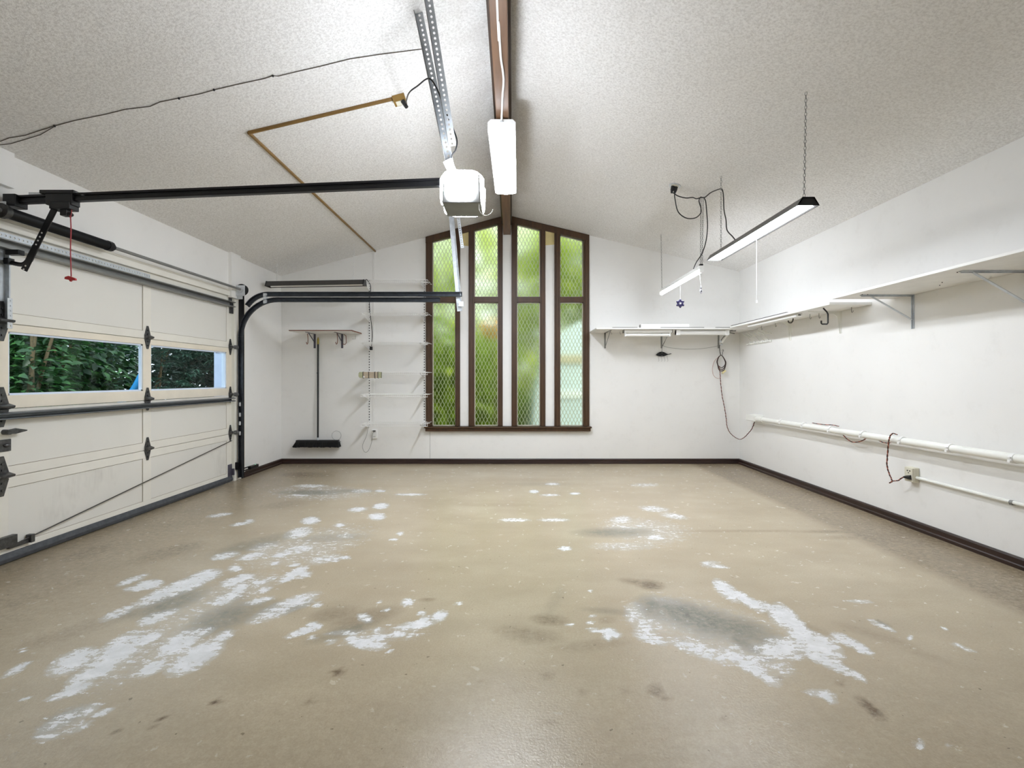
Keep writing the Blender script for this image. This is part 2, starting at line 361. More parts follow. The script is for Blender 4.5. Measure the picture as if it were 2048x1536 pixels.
# ================================================================== ROOM SHELL
# floor with wear fields
def ell(x, y, a, b, ang, k=1.0):
    c = on_floor(x, y); ca, sa = math.cos(math.radians(ang)), math.sin(math.radians(ang))
    p = on_floor(x + a * ca, y - a * sa) - c; q = on_floor(x + b * sa, y + b * ca) - c
    return (c.x, c.y, p.x, p.y, q.x, q.y, k)
WEAR = [ell(*e) for e in (
 (33,1339,26,5,30),(145,1322,42,16,25),(182,1347,40,11,22),(240,1301,52,22,32),(205,1330,40,16,30),(153,1376,30,9,25),(298,1277,26,8,25),(110,1395,13,5,10),
 (360,1285,40,17,28),(393,1312,50,19,28),(306,1335,26,10,28),(405,1264,24,8,20),(447,1272,20,9,25,.8),(120,1442,46,10,28,.85),(174,1421,20,8,20,.8),
 (93,1473,20,7,5,.9),(207,1424,24,5,20,.7),(161,1455,18,4,30,.8),(265,1160,28,5,20,.7),(298,1169,24,8,10,.95),(268,1178,18,4,0,.9),(356,1177,66,12,22),(406,1154,32,10,18),
 (468,1163,22,7,15),(492,1153,15,5,0),(480,1177,14,8,30),(455,1196,28,9,20,.85),(520,1165,13,4,5),(528,1179,12,5,10),(517,1202,26,5,14,.9),
 (588,1148,26,7,28),(610,1150,12,5,20,.9),(571,1213,58,12,22,.9),(598,1205,22,10,10,.85),(306,1237,26,9,20),(331,1227,26,6,15,.9),(240,1225,36,7,22,.75),
 (451,1111,24,6,12,.85),(470,1137,11,5,0),(608,1262,30,6,18),(629,1252,7,12,80),(625,1276,5,4,0),(660,1284,6,4,0),(680,1265,28,3,4,.8),(700,1266,16,5,-10),(730,1236,7,13,70),(734,1287,34,10,-8),(705,1278,12,5,0),
 (754,1277,20,6,15),(795,1269,11,6,10),(832,1250,30,7,8),(845,1243,12,6,60),(879,1232,14,9,20),(842,1226,7,4,0),(814,1204,10,7,0),(754,1261,6,4,0),(635,1209,7,5,0),(773,1220,6,3,10),(778,1302,5,3,0),(820,1270,6,3,0),
 (621,1041,16,6,5),(596,1066,24,9,15,.9),(715,1019,16,4,5,.85),(754,1033,14,6,0),(762,1012,13,5,5),(600,1098,34,9,10,.65),(648,1118,30,8,10,.6),(530,1093,30,8,10,.6),(690,1072,20,5,5,.6),(560,1110,14,4,10),(505,1112,26,6,12,.8),
 (690,1115,9,3,0),(670,1122,6,2,0),(550,1127,8,3,10),(800,1067,5,3,0),(787,1079,7,2,0),(590,1130,10,3,10),(545,1157,6,4,30),(720,982,20,3,0),(760,982,9,2,0),(820,989,26,2,0,.8),(640,985,40,4,0,.7),
 (600,990,20,2,0,.8),(620,972,30,3,0,.7),(680,1050,8,3,0),(440,1030,22,3,8,.7),(480,1048,18,3,8,.7),(500,1042,8,3,0,.8),
 (1452,1180,28,11,-38),(1478,1192,20,8,-25),(1503,1206,26,8,-28),(1535,1215,24,7,-25,.85),(1566,1232,30,17,-35),(1590,1248,26,12,-40),(1637,1290,44,18,-25),(1610,1275,36,16,-25,.95),(1570,1290,44,14,-12,.85),
 (1545,1302,52,12,-10,.9),(1480,1318,52,11,-24,.85),(1510,1340,30,9,-28,.85),(1535,1357,24,8,-30,.9),(1667,1330,36,8,-24),(1640,1318,24,8,-20),(1712,1350,20,6,-30,.85),(1690,1280,26,8,-24),(1722,1296,22,7,-30),(1640,1387,26,7,-8,.8),(1660,1400,14,5,-20,.7),
 (1222,1266,16,8,-20),(1192,1261,15,3,-8),(1215,1275,9,5,-20),(1299,1277,32,7,-16,.8),(1275,1224,22,22,0,.62),(1340,1210,50,12,-12,.55),(1400,1300,60,12,-20,.7),(1290,1250,20,26,0,.6),
 (1420,1250,150,44,-15,.42),(1330,1230,70,40,-10,.45),(1500,1310,80,26,-22,.5),(400,1235,130,40,22,.32),(620,1090,110,30,14,.36),(470,1180,90,24,18,.34),(300,1310,110,30,26,.32),(140,1440,60,24,26,.34),(1290,1060,80,24,-4,.38),(640,985,90,14,0,.36),(760,1270,90,18,6,.30),(1242,1040,20,7,5,.6),(1250,1055,34,5,0,.5),(1308,1018,26,5,-5,.6),(1347,1032,24,5,-8,.6),(1250,1092,60,8,0,.4),(1310,1075,16,5,0,.8),(1430,1132,24,4,-5,.6),(1420,1125,18,3,0,.6),
 (1764,1251,26,4,-24,.85),(1926,1295,24,3,-22,.75),(1720,1203,24,3,-4,.7),(1130,1097,11,4,0,.9),(1180,1182,5,2,0),(1105,968,12,2,0),(1030,1040,26,3,0,.7),(1068,983,8,3,0),(1150,987,9,2,0),(1108,1040,28,3,0,.6),(1290,970,24,3,0,.5),
 (1100,990,16,2,0,.8),(1140,1250,6,3,0),(1180,1245,6,3,0),(1185,1232,5,3,0),(760,1205,4,3,0),(918,1207,6,3,0,.8),(980,1450,6,3,0,.5),(1890,1258,7,3,-20),(1820,1275,4,3,0),(1840,1488,10,5,20,.8),(1900,1490,6,4,0,.6),(45,1300,6,3,0),(50,1398,4,4,0))]
STAIN = [ell(*e) for e in (
 (1390,1235,100,24,-16),(1310,1215,34,20,-20,.8),(1470,1255,70,20,-14,.9),(1420,1245,50,26,-10,.8),(1480,1280,40,10,-30,.8),(1225,1065,60,8,0,.8),(1260,1064,40,7,0,.6),(345,1205,60,14,20,.8),(450,1235,62,20,18,.75),(500,1220,60,14,10,.5),
 (690,1262,60,9,16,.5),(300,1215,60,8,20,.5),(620,985,56,4,0,.9),(700,982,36,3,0,.7),(520,1085,70,9,14,.6),(670,1075,60,6,3,.4),(1215,1222,40,5,-5,.5),(1080,968,60,3,0,.3),(1110,1200,26,10,60,.2),(590,1215,30,7,20,.5),
 (120,1440,50,13,28,.4),(710,1258,24,6,10,.7),(1765,1247,16,3,-24,.8))]
DIRT = [ell(*e) for e in (
 (1300,1170,22,8,-8),(1275,1165,30,5,-10,.7),(1312,1382,16,13,-15,.8),(1330,1395,10,5,-20,.8),(1740,1416,34,9,-38,1.2),(1530,1318,8,3,-5,1.2),(1680,1366,9,4,0),(1450,1440,14,5,-20,.7),(730,1235,60,13,14,.55),(670,1228,40,12,10,.5),(470,1195,20,9,0,.5),
 (676,1344,11,6,10,1.2),(430,1404,9,5,10,1.3),(325,1436,8,4,15,1.3),(350,1433,5,2,15,1.2),(305,1455,8,4,25,.8),(235,1463,8,3,15,1),(620,1403,8,5,0,.8),(855,1199,14,3,0,.6),(1100,1240,30,9,-5,.7),(1060,1270,60,14,-8,.5),(1180,1290,70,10,5,.4),(1045,1380,40,9,0,.3),
 (1095,1352,13,7,0,.55),(1164,1383,12,7,0,.45),(1249,1380,12,7,0,.45),(961,1364,8,4,0,.45),(1100,1445,24,8,0,.5),(1500,1300,20,3,-5,.6),(330,1105,80,14,14,.7),(180,1105,70,16,16,.7),(100,1180,120,20,16,.6),(420,1040,80,12,12,.5),(560,1010,50,8,5,.6),
 (600,950,60,7,0,.8),(540,975,50,8,10,.6),(480,995,30,9,5,.6),(950,926,120,4,0,.8),(1000,1010,60,3,0,.25),(150,1260,120,14,18,.5),(40,1200,60,18,18,.6),(1600,1250,60,6,-18,.5),(1750,1270,70,7,-16,.5),(1850,1310,60,7,-18,.3),
 (1690,1063,80,3,0,.7),(1720,1075,60,4,0,.5),(1480,1062,120,2,0,.4),(1600,1470,50,12,-20,.3),(1970,1400,50,10,-24,.3),(1060,960,60,3,0,.2),(1215,1240,14,6,0,.5),(1310,1210,12,7,0,.8),(1555,1355,8,4,0,.6))]
gx = np.arange(XL - .15, XR + .13, .02); gy = np.arange(YF - .1, YB + .12, .02)
GX, GY = np.meshgrid(gx, gy)
def field(L):
    out = np.zeros_like(GX)
    for (cx_, cy_, a, b, c, d, k) in L:
        det = a * d - b * c
        u = ((GX - cx_) * d - (GY - cy_) * c) / det; v = (-(GX - cx_) * b + (GY - cy_) * a) / det
        out = np.maximum(out, k * np.clip(1.08 - .46 * (u * u + v * v), 0, 1))
    return out
fw, fs_, fd = field(WEAR), field(STAIN), field(DIRT)
side = np.clip((GX - (2.30 - .02 * (GY - 4))) / .12, 0, 1) * np.clip((GY - 1.2) / .8, 0, 1)
fd = np.maximum(fd, side * .7)
fd = np.maximum(fd, .55 * np.clip((-1.5 - GX) / 1.0, 0, 1))  # door side darkened: grime plus shade painted into the colour
fd = np.maximum(fd, .42 * np.clip((2.3 - GY) / 1.2, 0, 1))
fd = np.maximum(fd, .5 * np.clip((GY - 6.3) / .12, 0, 1) * (GX < 1))
rows, cols = GX.shape
vs = np.stack([GX.ravel(), GY.ravel(), np.zeros(GX.size)], 1)
ii = (np.arange(rows - 1)[:, None] * cols + np.arange(cols - 1)[None]).ravel()
me = bpy.data.meshes.new('floor'); me.from_pydata(vs.tolist(), [], np.stack([ii, ii + 1, ii + cols + 1, ii + cols], 1).tolist())
att = me.color_attributes.new('wear', 'FLOAT_COLOR', 'POINT')
att.data.foreach_set('color', np.stack([fw.ravel(), fs_.ravel(), fd.ravel(), np.ones(GX.size)], 1).astype(np.float32).ravel())
me.materials.append(M['floor']); me.update()
fl = bpy.data.objects.new('floor', me); C.objects.link(fl); fl['kind'] = 'structure'; fl['label'] = 'worn tan painted concrete floor with peeled white patches'

mb = MB(); e = .12
for (xa, xb) in ((XL - .02, XRIDGE), (XRIDGE, XR + .02)):
    mb.prism([(xa, YF - .1, ceil_z(xa)), (xb, YF - .1, ceil_z(xb) if xb != XRIDGE else ZRIDGE), (xb, YF - .1, ceil_z(xb) + e), (xa, YF - .1, ceil_z(xa) + e)], (0, YB - YF + .22, 0))
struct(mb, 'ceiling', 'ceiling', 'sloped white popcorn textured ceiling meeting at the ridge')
GY0, GY1, GZ = .50, 5.40, 1.985         # garage door opening
T = .11
struct(MB().box((XL - T, YF, 0), (XL, GY0, ZL)).box((XL - T, GY1, 0), (XL, YB + .1, ZL)).box((XL - T, GY0, GZ), (XL, GY1, ZL)), 'wall_left', 'wall', 'white wall around the garage door')
struct(MB().box((XR, YF, 0), (XR + T, YB + .1, ZR)), 'wall_right', 'wall', 'long white wall carrying the shelves and pipe')
mb = MB()
mb.prism([(XL, YF, 0), (XR, YF, 0), (XR, YF, ZR), (XRIDGE, YF, ZRIDGE), (XL, YF, ZL)], (0, -.1, 0))
struct(mb, 'wall_front', 'wall', 'white wall behind the viewer')
WX0, WX1 = at(856, 0, YB).x, at(1175, 0, YB).x; WZ = hz(855, YB)
mb = MB()
mb.prism([(XL - T, YB, 0), (WX0, YB, 0), (WX0, YB, ceil_z(WX0)), (XL, YB, ZL), (XL - T, YB, ZL)], (0, .1, 0))
mb.prism([(WX1, YB, 0), (XR + T, YB, 0), (XR + T, YB, ZR - .03), (XR, YB, ZR), (WX1, YB, ceil_z(WX1))], (0, .1, 0))
mb.prism([(WX0, YB, 0), (WX1, YB, 0), (WX1, YB, WZ), (WX0, YB, WZ)], (0, .1, 0))
struct(mb, 'wall_back', 'wall', 'white gable wall with the tall window')

def board(poly, vec, name, label, m='base', bevel=.004):
    return struct(MB().prism(poly, vec), name, m, label, bevel=bevel)
def bb(mb, a, b, nrm):          # baseboard: cap bead over a flat board
    a, b, nrm = V(a), V(b), V(nrm)
    prof = [(0, 0), (.022, 0), (.022, .020), (.016, .026), (.016, .056), (.011, .064), (0, .066)]
    mb.prism([a + nrm * u + V((0, 0, z)) for u, z in prof], b - a)
mb = MB(); bb(mb, (XL, YB, 0), (XR, YB, 0), (0, -1, 0)); struct(mb, 'baseboard_back', 'base', 'dark brown baseboard under the gable window')
mb = MB(); bb(mb, (XR, YF, 0), (XR, YB, 0), (-1, 0, 0)); struct(mb, 'baseboard_right', 'base', 'dark brown baseboard along the right wall')
mb = MB(); bb(mb, (XL, GY1 + .12, 0), (XL, YB, 0), (1, 0, 0)); struct(mb, 'baseboard_left', 'base', 'short dark brown baseboard beside the garage door')
# wall posts and seam strips
for k, (ya, yb_, z0, z1) in enumerate(((5.29, 5.47, GZ - .02, 0), (2.84, 2.985, GZ + .25, 0))):
    struct(MB().box((XL - .01, ya, z0), (XL + .035, yb_, ceil_z(XL + .035) - .002)), 'trim_%d' % (k + 1), 'wall',
           ('white boxed post above the far end of the garage door', 'white boxed post above the middle of the garage door')[k], bevel=.003)
struct(MB().box((XL - .03, GY1 - .012, 0), (XL + .012, GY1 + .20, GZ)), 'trim_3', 'cream', 'cream door jamb beside the far end of the garage door', bevel=.003)
struct(MB().box((XL - .03, GY0 - .1, GZ - .005), (XL + .014, GY1, GZ + .045)).box((XL - .02, GY0, GZ + .045), (XL + .006, GY1, GZ + .065)), 'trim_4', 'cream', 'cream stop moulding above the garage door', bevel=.004)
xs = at(860, 0, YB).x; struct(MB().box((xs - .0015, YB - .0025, .07), (xs + .0015, YB, WZ)), 'trim_5', 'grey', 'thin panel seam under the left corner of the window')
xs = at(748, 0, YB).x; struct(MB().box((xs - .012, YB - .010, hz(852, YB)), (xs + .012, YB, ceil_z(xs) - .01)), 'trim_6', 'wall', 'white cable cover running down the back wall', bevel=.002)
# ridge beam: a wide board against the ridge and a deeper one below it
mb = MB().box((-.140, YF, 3.10), (-.008, YB, ZRIDGE))
bm_ = struct(mb, 'trim_7', 'beam_dark', 'dark wooden ridge board along the ceiling peak', bevel=.003)
struct(MB().box((-.118, YF, H + 1.865), (-.026, YB - .03, 3.11)), 'trim_8', 'beam', 'brown wooden ridge beam hanging along the ceiling peak', bevel=.004)

# ================================================================== GABLE WINDOW
win = thing('window_1', 'tall brown framed four-light window of diamond wired obscure glass', None, (0, YB, WZ)); win['kind'] = 'structure'
def bx(x): return (x - VX) * YB / F
def zc(x, d=0): return ceil_z(x) - d
YI = YB - .035
mb = MB(); xa, xb = bx(852), bx(1178)
TH = .085
mb.prism([(xa, YI, zc(xa, TH)), (XRIDGE, YI, ZRIDGE - TH), (XRIDGE, YI, ZRIDGE - .004), (xa, YI, zc(xa, .004))], (0, .10, 0))
mb.prism([(XRIDGE, YI, ZRIDGE - TH), (xb, YI, zc(xb, TH)), (xb, YI, zc(xb, .004)), (XRIDGE, YI, ZRIDGE - .004)], (0, .10, 0))
mb.build('head_frame', 'brown', win, bevel=.003)
MB().box((bx(852), YB - .055, hz(862, YB)), (bx(1180), YB + .10, hz(855, YB))).box((bx(850), YB - .075, hz(855.5, YB)), (bx(1182), YB + .10, hz(852.5, YB))).build('window_sill', 'brown', win, bevel=.003)
for (a, b) in ((852.5, 865), (911, 920.5), (937.5, 949), (996, 1005.5), (1023, 1034), (1080, 1090.5), (1108.5, 1120), (1166, 1178)):
    a, b = bx(a), bx(b)
    mb = MB().prism([(a, YI + .004, WZ + .02), (b, YI + .004, WZ + .02), (b, YI + .004, zc(b, TH)), (a, YI + .004, zc(a, TH))], (0, .09, 0))
    w = (b - a) * .45; s0 = a + (b - a) * .275
    mb.prism([(s0, YI - .006, WZ + .02), (s0 + w, YI - .006, WZ + .02), (s0 + w, YI - .006, zc(s0 + w, TH)), (s0, YI - .006, zc(s0, TH))], (0, .012, 0))
    mb.build('mullion', 'brown', win, bevel=.002)
for (a, b) in ((865, 911), (949, 996), (1034, 1080), (1120, 1166)):
    a, b = bx(a), bx(b)
    MB().box((a - .012, YI + .012, hz(605, YB)), (b + .012, YI + .09, hz(594, YB))).build('transom', 'brown', win, bevel=.002)
    g = .012
    pa = MB().box((a, YB + .035, WZ + .015), (b, YB + .041, hz(605, YB))); o = pa.build('pane', 'wired', win)
    pb = MB().prism([(a, YB + .035, hz(594, YB)), (b, YB + .035, hz(594, YB)), (b, YB + .035, zc(b, TH - .01)), (a, YB + .035, zc(a, TH - .01))], (0, .006, 0)); pb.build('pane', 'wired', win)
    mb = MB(); q = .009; y0, y1 = YB + .02, YB + .036     # thin putty bead round each pane
    for (z0, z1a, z1b) in ((WZ + .022, hz(605, YB), hz(605, YB)), (hz(594, YB), zc(a, TH), zc(b, TH))):
        mb.box((a, y0, z0), (a + q, y1, z1a)).box((b - q, y0, z0), (b, y1, z1b)).box((a, y0, z0), (b, y1, z0 + q))
        mb.prism([(a, y0, z1a - q), (b, y0, z1b - q), (b, y0, z1b), (a, y0, z1a)], (0, y1 - y0, 0))
    mb.build('putty_bead', 'ivory', win)
for i, (a, b) in enumerate(((920.5, 937.5), (1005.5, 1023), (1090.5, 1108.5))):
    a, b = bx(a), bx(b)
    MB().prism([(a, YB - .008, WZ + .02), (b, YB - .008, WZ + .02), (b, YB - .008, zc(b, TH)), (a, YB - .008, zc(a, TH))], (0, .06, 0)).build('infill_panel', 'wall', win)
    if i != 1:
        z0 = hz(491, YB); MB().prism([(a, YB - .010, z0), (b, YB - .010, z0 + (.01 if i else -.01)), (b, YB - .010, zc(b, TH)), (a, YB - .010, zc(a, TH))], (0, .004, 0)).build('infill_top', 'yellowpaint', win, label='bare yellowish strip at the top of the white infill')

# ================================================================== GARAGE DOOR
DX = XL - .012; YC = 2.95
door = thing('door_1', 'cream four-section wooden garage door with a row of windows', None, (DX, YC, 0)); door['kind'] = 'structure'
DY0, DY1 = .53, 5.372
secs = [(.035, H - .590), (H - .586, H - .180), (H - .176, H + .330), (H + .334, 1.982)]
stl = [DY0 + .045, (DY0 + YC) / 2 + .012, YC, (DY1 + YC) / 2 - .03, DY1 - .045]; sw = .045
for si, (z0, z1) in enumerate(secs):
    mb = MB(); rl = .062; winrow = si == 2
    rb, rt = (.065, .045) if winrow else (rl, rl)
    if winrow: rb = H - .098 - z0; rt = z1 - (H + .284)
    mb.box((DX - .038, DY0, z0), (DX, DY1, z0 + rb)).box((DX - .038, DY0, z1 - rt), (DX, DY1, z1))
    for c in stl: mb.box((DX - .038, c - sw, z0 + rb), (DX, c + sw, z1 - rt))
    sec = mb.build('section', 'creamtrim' if winrow else 'cream', door, bevel=.002)
    pl = MB(); sm_ = MB()
    for k in range(4):
        a, b = stl[k] + sw, stl[k + 1] - sw
        if winrow:
            MB().box((DX - .022, a, z0 + rb), (DX - .018, b, z1 - rt)).build('pane', 'clear', sec)
            q = .012
            MB().box((DX - .030, a, z0 + rb), (DX - .008, a + q, z1 - rt)).box((DX - .030, b - q, z0 + rb), (DX - .008, b, z1 - rt)).box((DX - .030, a, z0 + rb), (DX - .008, b, z0 + rb + q)).box((DX - .030, a, z1 - rt - q), (DX - .008, b, z1 - rt)).build('glazing_bead', 'bluetrim', sec)
        else:
            MB().box((DX - .03, a + .004, z0 + rb + .003), (DX - .006, b - .004, z1 - rt - .003)).build('door_panel', 'panel', sec)
            for (u0, u1, v0, v1) in ((a, a + .004, z0 + rb, z1 - rt), (b - .004, b, z0 + rb, z1 - rt), (a, b, z0 + rb, z0 + rb + .003), (a, b, z1 - rt - .003, z1 - rt)):
                sm_.box((DX - .034, u0, v0), (DX - .0085, u1, v1))
    if not winrow: sm_.build('panel_seam', 'seam', sec)
MB().prism([(DX - .04, DY0, .006), (DX + .012, DY0, .006), (DX + .018, DY0, .03), (DX + .006, DY0, .062), (DX - .04, DY0, .062)], (0, DY1 - DY0, 0)).build('bottom_seal', 'rubber', door, bevel=.003)
def hinge(y, z, s=1.0, end=False):
    x = DX + .001; m = MB(); w = .034 * s; h = .095 * s
    for sg in (1, -1):           # two kite-shaped leaves and the knuckle between them
        m.prism([(x, y - w * .28, z + sg * h), (x, y + w * .28, z + sg * h), (x, y + w, z + sg * h * .18), (x, y + w * .7, z), (x, y - w * .7, z), (x, y - w, z + sg * h * .18)], (.005, 0, 0))
    m.prism([(x, y - w, z - .018), (x + .034 * s, y - w, z - .004), (x + .036 * s, y - w, z + .008), (x, y - w, z + .022)], (0, 2 * w, 0))
    for sg in (.62, .3, -.35, -.7): m.tube([(x, y, z + h * sg), (x + .011, y, z + h * sg)], .007, 6)
    o = m.build('hinge', 'hinge', door, bevel=.0015)
    if end: MB().tube([(x + .03, y, z), (x + .03, y + .075, z)], .008, 8).tube([(x + .03, y + .045, z), (x + .03, y + .075, z)], .022, 12).build('roller', 'grey', o)
for z in (H + .331, H - .178, H - .588):
    for y in (stl[1], stl[3]): hinge(y, z + .012)
    hinge(YC, z + .012, 1.25)
    for y in (DY0 + .03, DY1 - .03): hinge(y, z + .012, .9, True)
for y in (DY1 - .03, DY0 + .03):
    m = MB().box((DX, y - .03, 1.90), (DX + .006, y + .03, 1.98)).box((DX, y - .02, 1.80), (DX + .02, y + .03, 1.93)); m.build('top_roller_bracket', 'hinge', door, bevel=.002)
    m = MB().box((DX, y - .045, .06), (DX + .007, y + .03, .19)).box((DX, y + .01, .07), (DX + .035, y + .03, .14)); m.build('bottom_bracket', 'brkt', door, bevel=.003)
def channel(z, hgt, d, m='strut'):
    mb = MB(); prof = [(0, 0), (d, .004), (d, .012), (.006, .016), (.006, hgt - .016), (d, hgt - .012), (d, hgt - .004), (0, hgt)]
    mb.prism([(DX + .002 + u, DY0 + .01, z + v) for u, v in prof], (0, DY1 - DY0 - .02, 0)); return mb.build('strut', m, door, bevel=.001)
channel(H + .765, .062, .05, 'grey'); channel(H - .243, .046, .05, 'strut')
o = MB().perf((DX + .052, YC - 1.14, H + .838), (DX + .052, YC + 1.14, H + .838), (0, 0, 1), .032, .026, .006).build('perforated_angle', 'galv', door, solid=.003)
MB().box((DX + .004, YC - 1.14, H + .822), (DX + .053, YC + 1.14, H + .825)).build('angle_flange', 'galv', o)
o = MB().box((DX + .002, YC - .05, H + .333), (DX + .006, YC + .05, H + .77)).box((DX + .002, YC - .05, H + .333), (DX + .032, YC - .046, H + .77)).box((DX + .002, YC + .016, H + .333), (DX + .032, YC + .02, H + .77)).build('operator_plate', 'galv', door, label='galvanised vertical channel at the door centre')
MB().perf((DX + .034, YC + .018, H + .30), (DX + .034, YC + .018, H + .48), (0, 1, 0), .03, .028, .006).build('perforated_strap', 'zinc', o, solid=.003)
a, b = on_x(21, 1092, DX + .02), on_x(464, 881, DX + .02)
for sg in (1, -1):
    A_ = V((DX + .02, YC + sg * .05, a.z)); B_ = V((DX + .02, YC + sg * (b.y - YC), b.z)); MB().tube([A_, B_], .0042, 6).build('truss_rod', 'darkgrey', door)
MB().box((DX, YC - .06, .10), (DX + .03, YC + .07, .165)).box((DX, YC + .03, .085), (DX + .02, YC + .17, .105)).box((DX, YC + .15, .085), (DX + .035, YC + .175, .135)).build('rod_anchor', 'hinge', door, bevel=.002)
z = H - .315
MB().tube([(DX, YC + .015, z), (DX + .04, YC + .015, z)], .016, 10).prism([(DX + .03, YC, z + .014), (DX + .03, YC + .05, z + .02), (DX + .03, YC + .12, z + .004), (DX + .03, YC + .12, z - .003), (DX + .03, YC + .05, z - .014), (DX + .03, YC, z - .01)], (.012, 0, 0)).build('latch_handle', 'hinge', door, bevel=.003)
z = H - .395
MB().box((DX, YC - .03, z - .036), (DX + .006, YC + .055, z + .036)).ball((DX + .008, YC + .028, z), .018, 10, 6, (.6, 1.3, .7)).build('lock_plate', 'hinge', door, bevel=.002)

# ---------------- tracks
XT = XL + .055; YT = 5.43
def track_set(YT, sgn, label, hanger):
    tr = thing('door_track', label, 'door track', (XT, YT, 0), 'garage door tracks')
    def prof(path, name, w=.052, d=.024, par=tr, m='track'):
        # C-shaped rail swept along a path in the X-Z plane, open toward the door
        P = [V(q) for q in path]; n = len(P); sec = [(-w / 2, 0), (-w / 2, d), (-w / 2 + .01, d), (-w / 2 + .01, .004), (w / 2 - .01, .004), (w / 2 - .01, d), (w / 2, d), (w / 2, 0)]
        mb = MB(); vs = []
        for i in range(n):
            dd_ = (P[min(i + 1, n - 1)] - P[max(i - 1, 0)]).normalized(); nn = V((-dd_.z, 0, dd_.x))
            vs += [P[i] + nn * u + V((0, -sgn * v + sgn * .012, 0)) for u, v in sec]
        k = len(sec); mb.add(vs, [(i * k + j, i * k + (j + 1) % k, (i + 1) * k + (j + 1) % k, (i + 1) * k + j) for i in range(n - 1) for j in range(k)] + [tuple(range(k)), tuple(range(n * k - 1, (n - 1) * k - 1, -1))])
        return mb.build(name, m, par, bevel=.0015)
    zlo, zhi = H + (VY - 599.5) * YT / F, H + (VY - 588.5) * YT / F
    prof([(XT, YT, .03), (XT, YT, zlo - .40)], 'vertical_track')
    R = .40; arc = [(XT + R - R * math.cos(a), YT, zlo - R + R * math.sin(a)) for a in [PI / 2 * k / 14 for k in range(15)]]
    prof(arc + [((880 - VX) * YT / F, YT, zlo)], 'lower_track')
    x0 = XT + .03; R2 = .27
    arc = [(x0 + R2 - R2 * math.cos(a), YT, zhi - R2 + R2 * math.sin(a)) for a in [math.radians(32) + (PI / 2 - math.radians(32)) * k / 10 for k in range(11)]]
    prof(arc + [((924 - VX) * YT / F, YT, zhi)], 'upper_track')
    MB().box((XL, YT - .035, .12), (XL + .04, YT + .035 * sgn, .2)).box((XT - .03, YT + sgn * .012, .03), (XT + .03, YT + sgn * .016, zhi + .02)).build('track_angle', 'black', tr)
    MB().box((XL + .002, YT - .04, zhi - .06), (XT + .04, YT - .034, zhi + .02)).build('flag_bracket', 'zinc', tr, bevel=.002)
    for yy in (808, 829, 846, 866): MB().box((XT - .009, YT - sgn * .020, hz(yy, YT) - .022), (XT + .009, YT - sgn * .0125, hz(yy, YT) + .018)).build('track_slot', 'zinc', tr, label='bright slot in the black vertical track')
    jb = at(530, 595, YT); MB().box((jb.x - .015, YT - .012, zlo - .04), (jb.x + .02, YT + .012, zhi + .01)).build('joining_plate', 'zinc', tr)
    if hanger:
        p = V(((919 - VX) * YT / F, YT + .02, hz(622, YT))); tx = (899 - VX) * YT / F
        q = V((tx, YT + .02, ceil_z(tx) - .001)); r_ = MB().bar(p, q, (1, 0, 0), .055, .004).bar(p + V((.027, -.012, 0)), q + V((.027, -.012, 0)), (0, 1, 0), .028, .004)
        r_.build('hanger_angle', 'galv', tr, bevel=.001)
        p2, q2 = V(((925 - VX) * 5.41 / F, 5.40, hz(496, 5.4))), V(((917 - VX) * 5.41 / F, 5.40, hz(436, 5.4)))
        MB().perf(p2, q2, (1, 0, 0), .034, .024, .006).build('perforated_strap', 'galv', tr, solid=.003)
        MB().box((p.x - .01, YT - .02, zlo - .075), (p.x + .045, YT + .02, zlo - .02)).build('end_clip', 'zinc', tr)
    return tr
track_set(YT, 1, 'dark double door track curving from floor to ceiling beside the window', True)
# ---------------- torsion spring shaft
XS = XL + .086; ZS = H + .962
sh = thing('torsion_spring', 'black torsion springs on a steel shaft above the garage door', 'spring', (XS, YC, ZS))
MB().tube([(XS, .45, ZS), (XS, 5.42, ZS)], .0125, 12).build('shaft', 'grey', sh)
for (a, b) in ((2.885, 3.60), (2.76, 2.05)):
    d = 1 if b > a else -1; pts = []; rs = []
    n = 150
    for i in range(n * 2 + 1): pts.append((XS, a + (b - a) * i / (n * 2), ZS)); rs.append(.0335 if i % 2 else .0315)
    MB().tube(pts, rs, 16).build('spring_coil', 'black', sh)
    MB().tube([(XS, b - .005 * d, ZS), (XS, b + .035 * d, ZS)], .036, 14).tube([(XS, b + .03 * d, ZS), (XS, b + .06 * d, ZS)], .022, 10).box((XS - .008, b + .035 * d, ZS - .03), (XS + .008, b + .05 * d, ZS + .03)).build('winding_cone', 'black', sh)
    MB().tube([(XS, a - .035 * d, ZS), (XS, a - .012 * d, ZS)], .043, 14).tube([(XS, a - .010 * d, ZS), (XS, a + .006 * d, ZS)], .037, 14).build('stationary_cone', 'hinge', sh)
MB().box((XL + .036, YC - .105, ZS - .06), (XL + .041, YC - .065, ZS + .08)).box((XL + .036, YC - .09, ZS + .005), (XS + .02, YC - .085, ZS + .055)).build('centre_bracket', 'zinc', sh, bevel=.002)
for yy, sg in ((5.37, 1), (.53, -1)):
    MB().box((XL + .002, yy, ZS - .07), (XS + .045, yy + .005, ZS + .045)).tube([(XS, yy - .012, ZS), (XS, yy + .01, ZS)], .028, 14).build('bearing_plate', 'zinc', sh, bevel=.002)
    m = MB().tube([(XS, yy + sg * .012, ZS), (XS, yy + sg * .022, ZS)], .062, 24).tube([(XS, yy + sg * .022, ZS), (XS, yy + sg * .045, ZS)], .05, 24).tube([(XS, yy + sg * .045, ZS), (XS, yy + sg * .052, ZS)], .058, 24)
    m.build('cable_drum', 'blackpl', sh, bevel=.001)

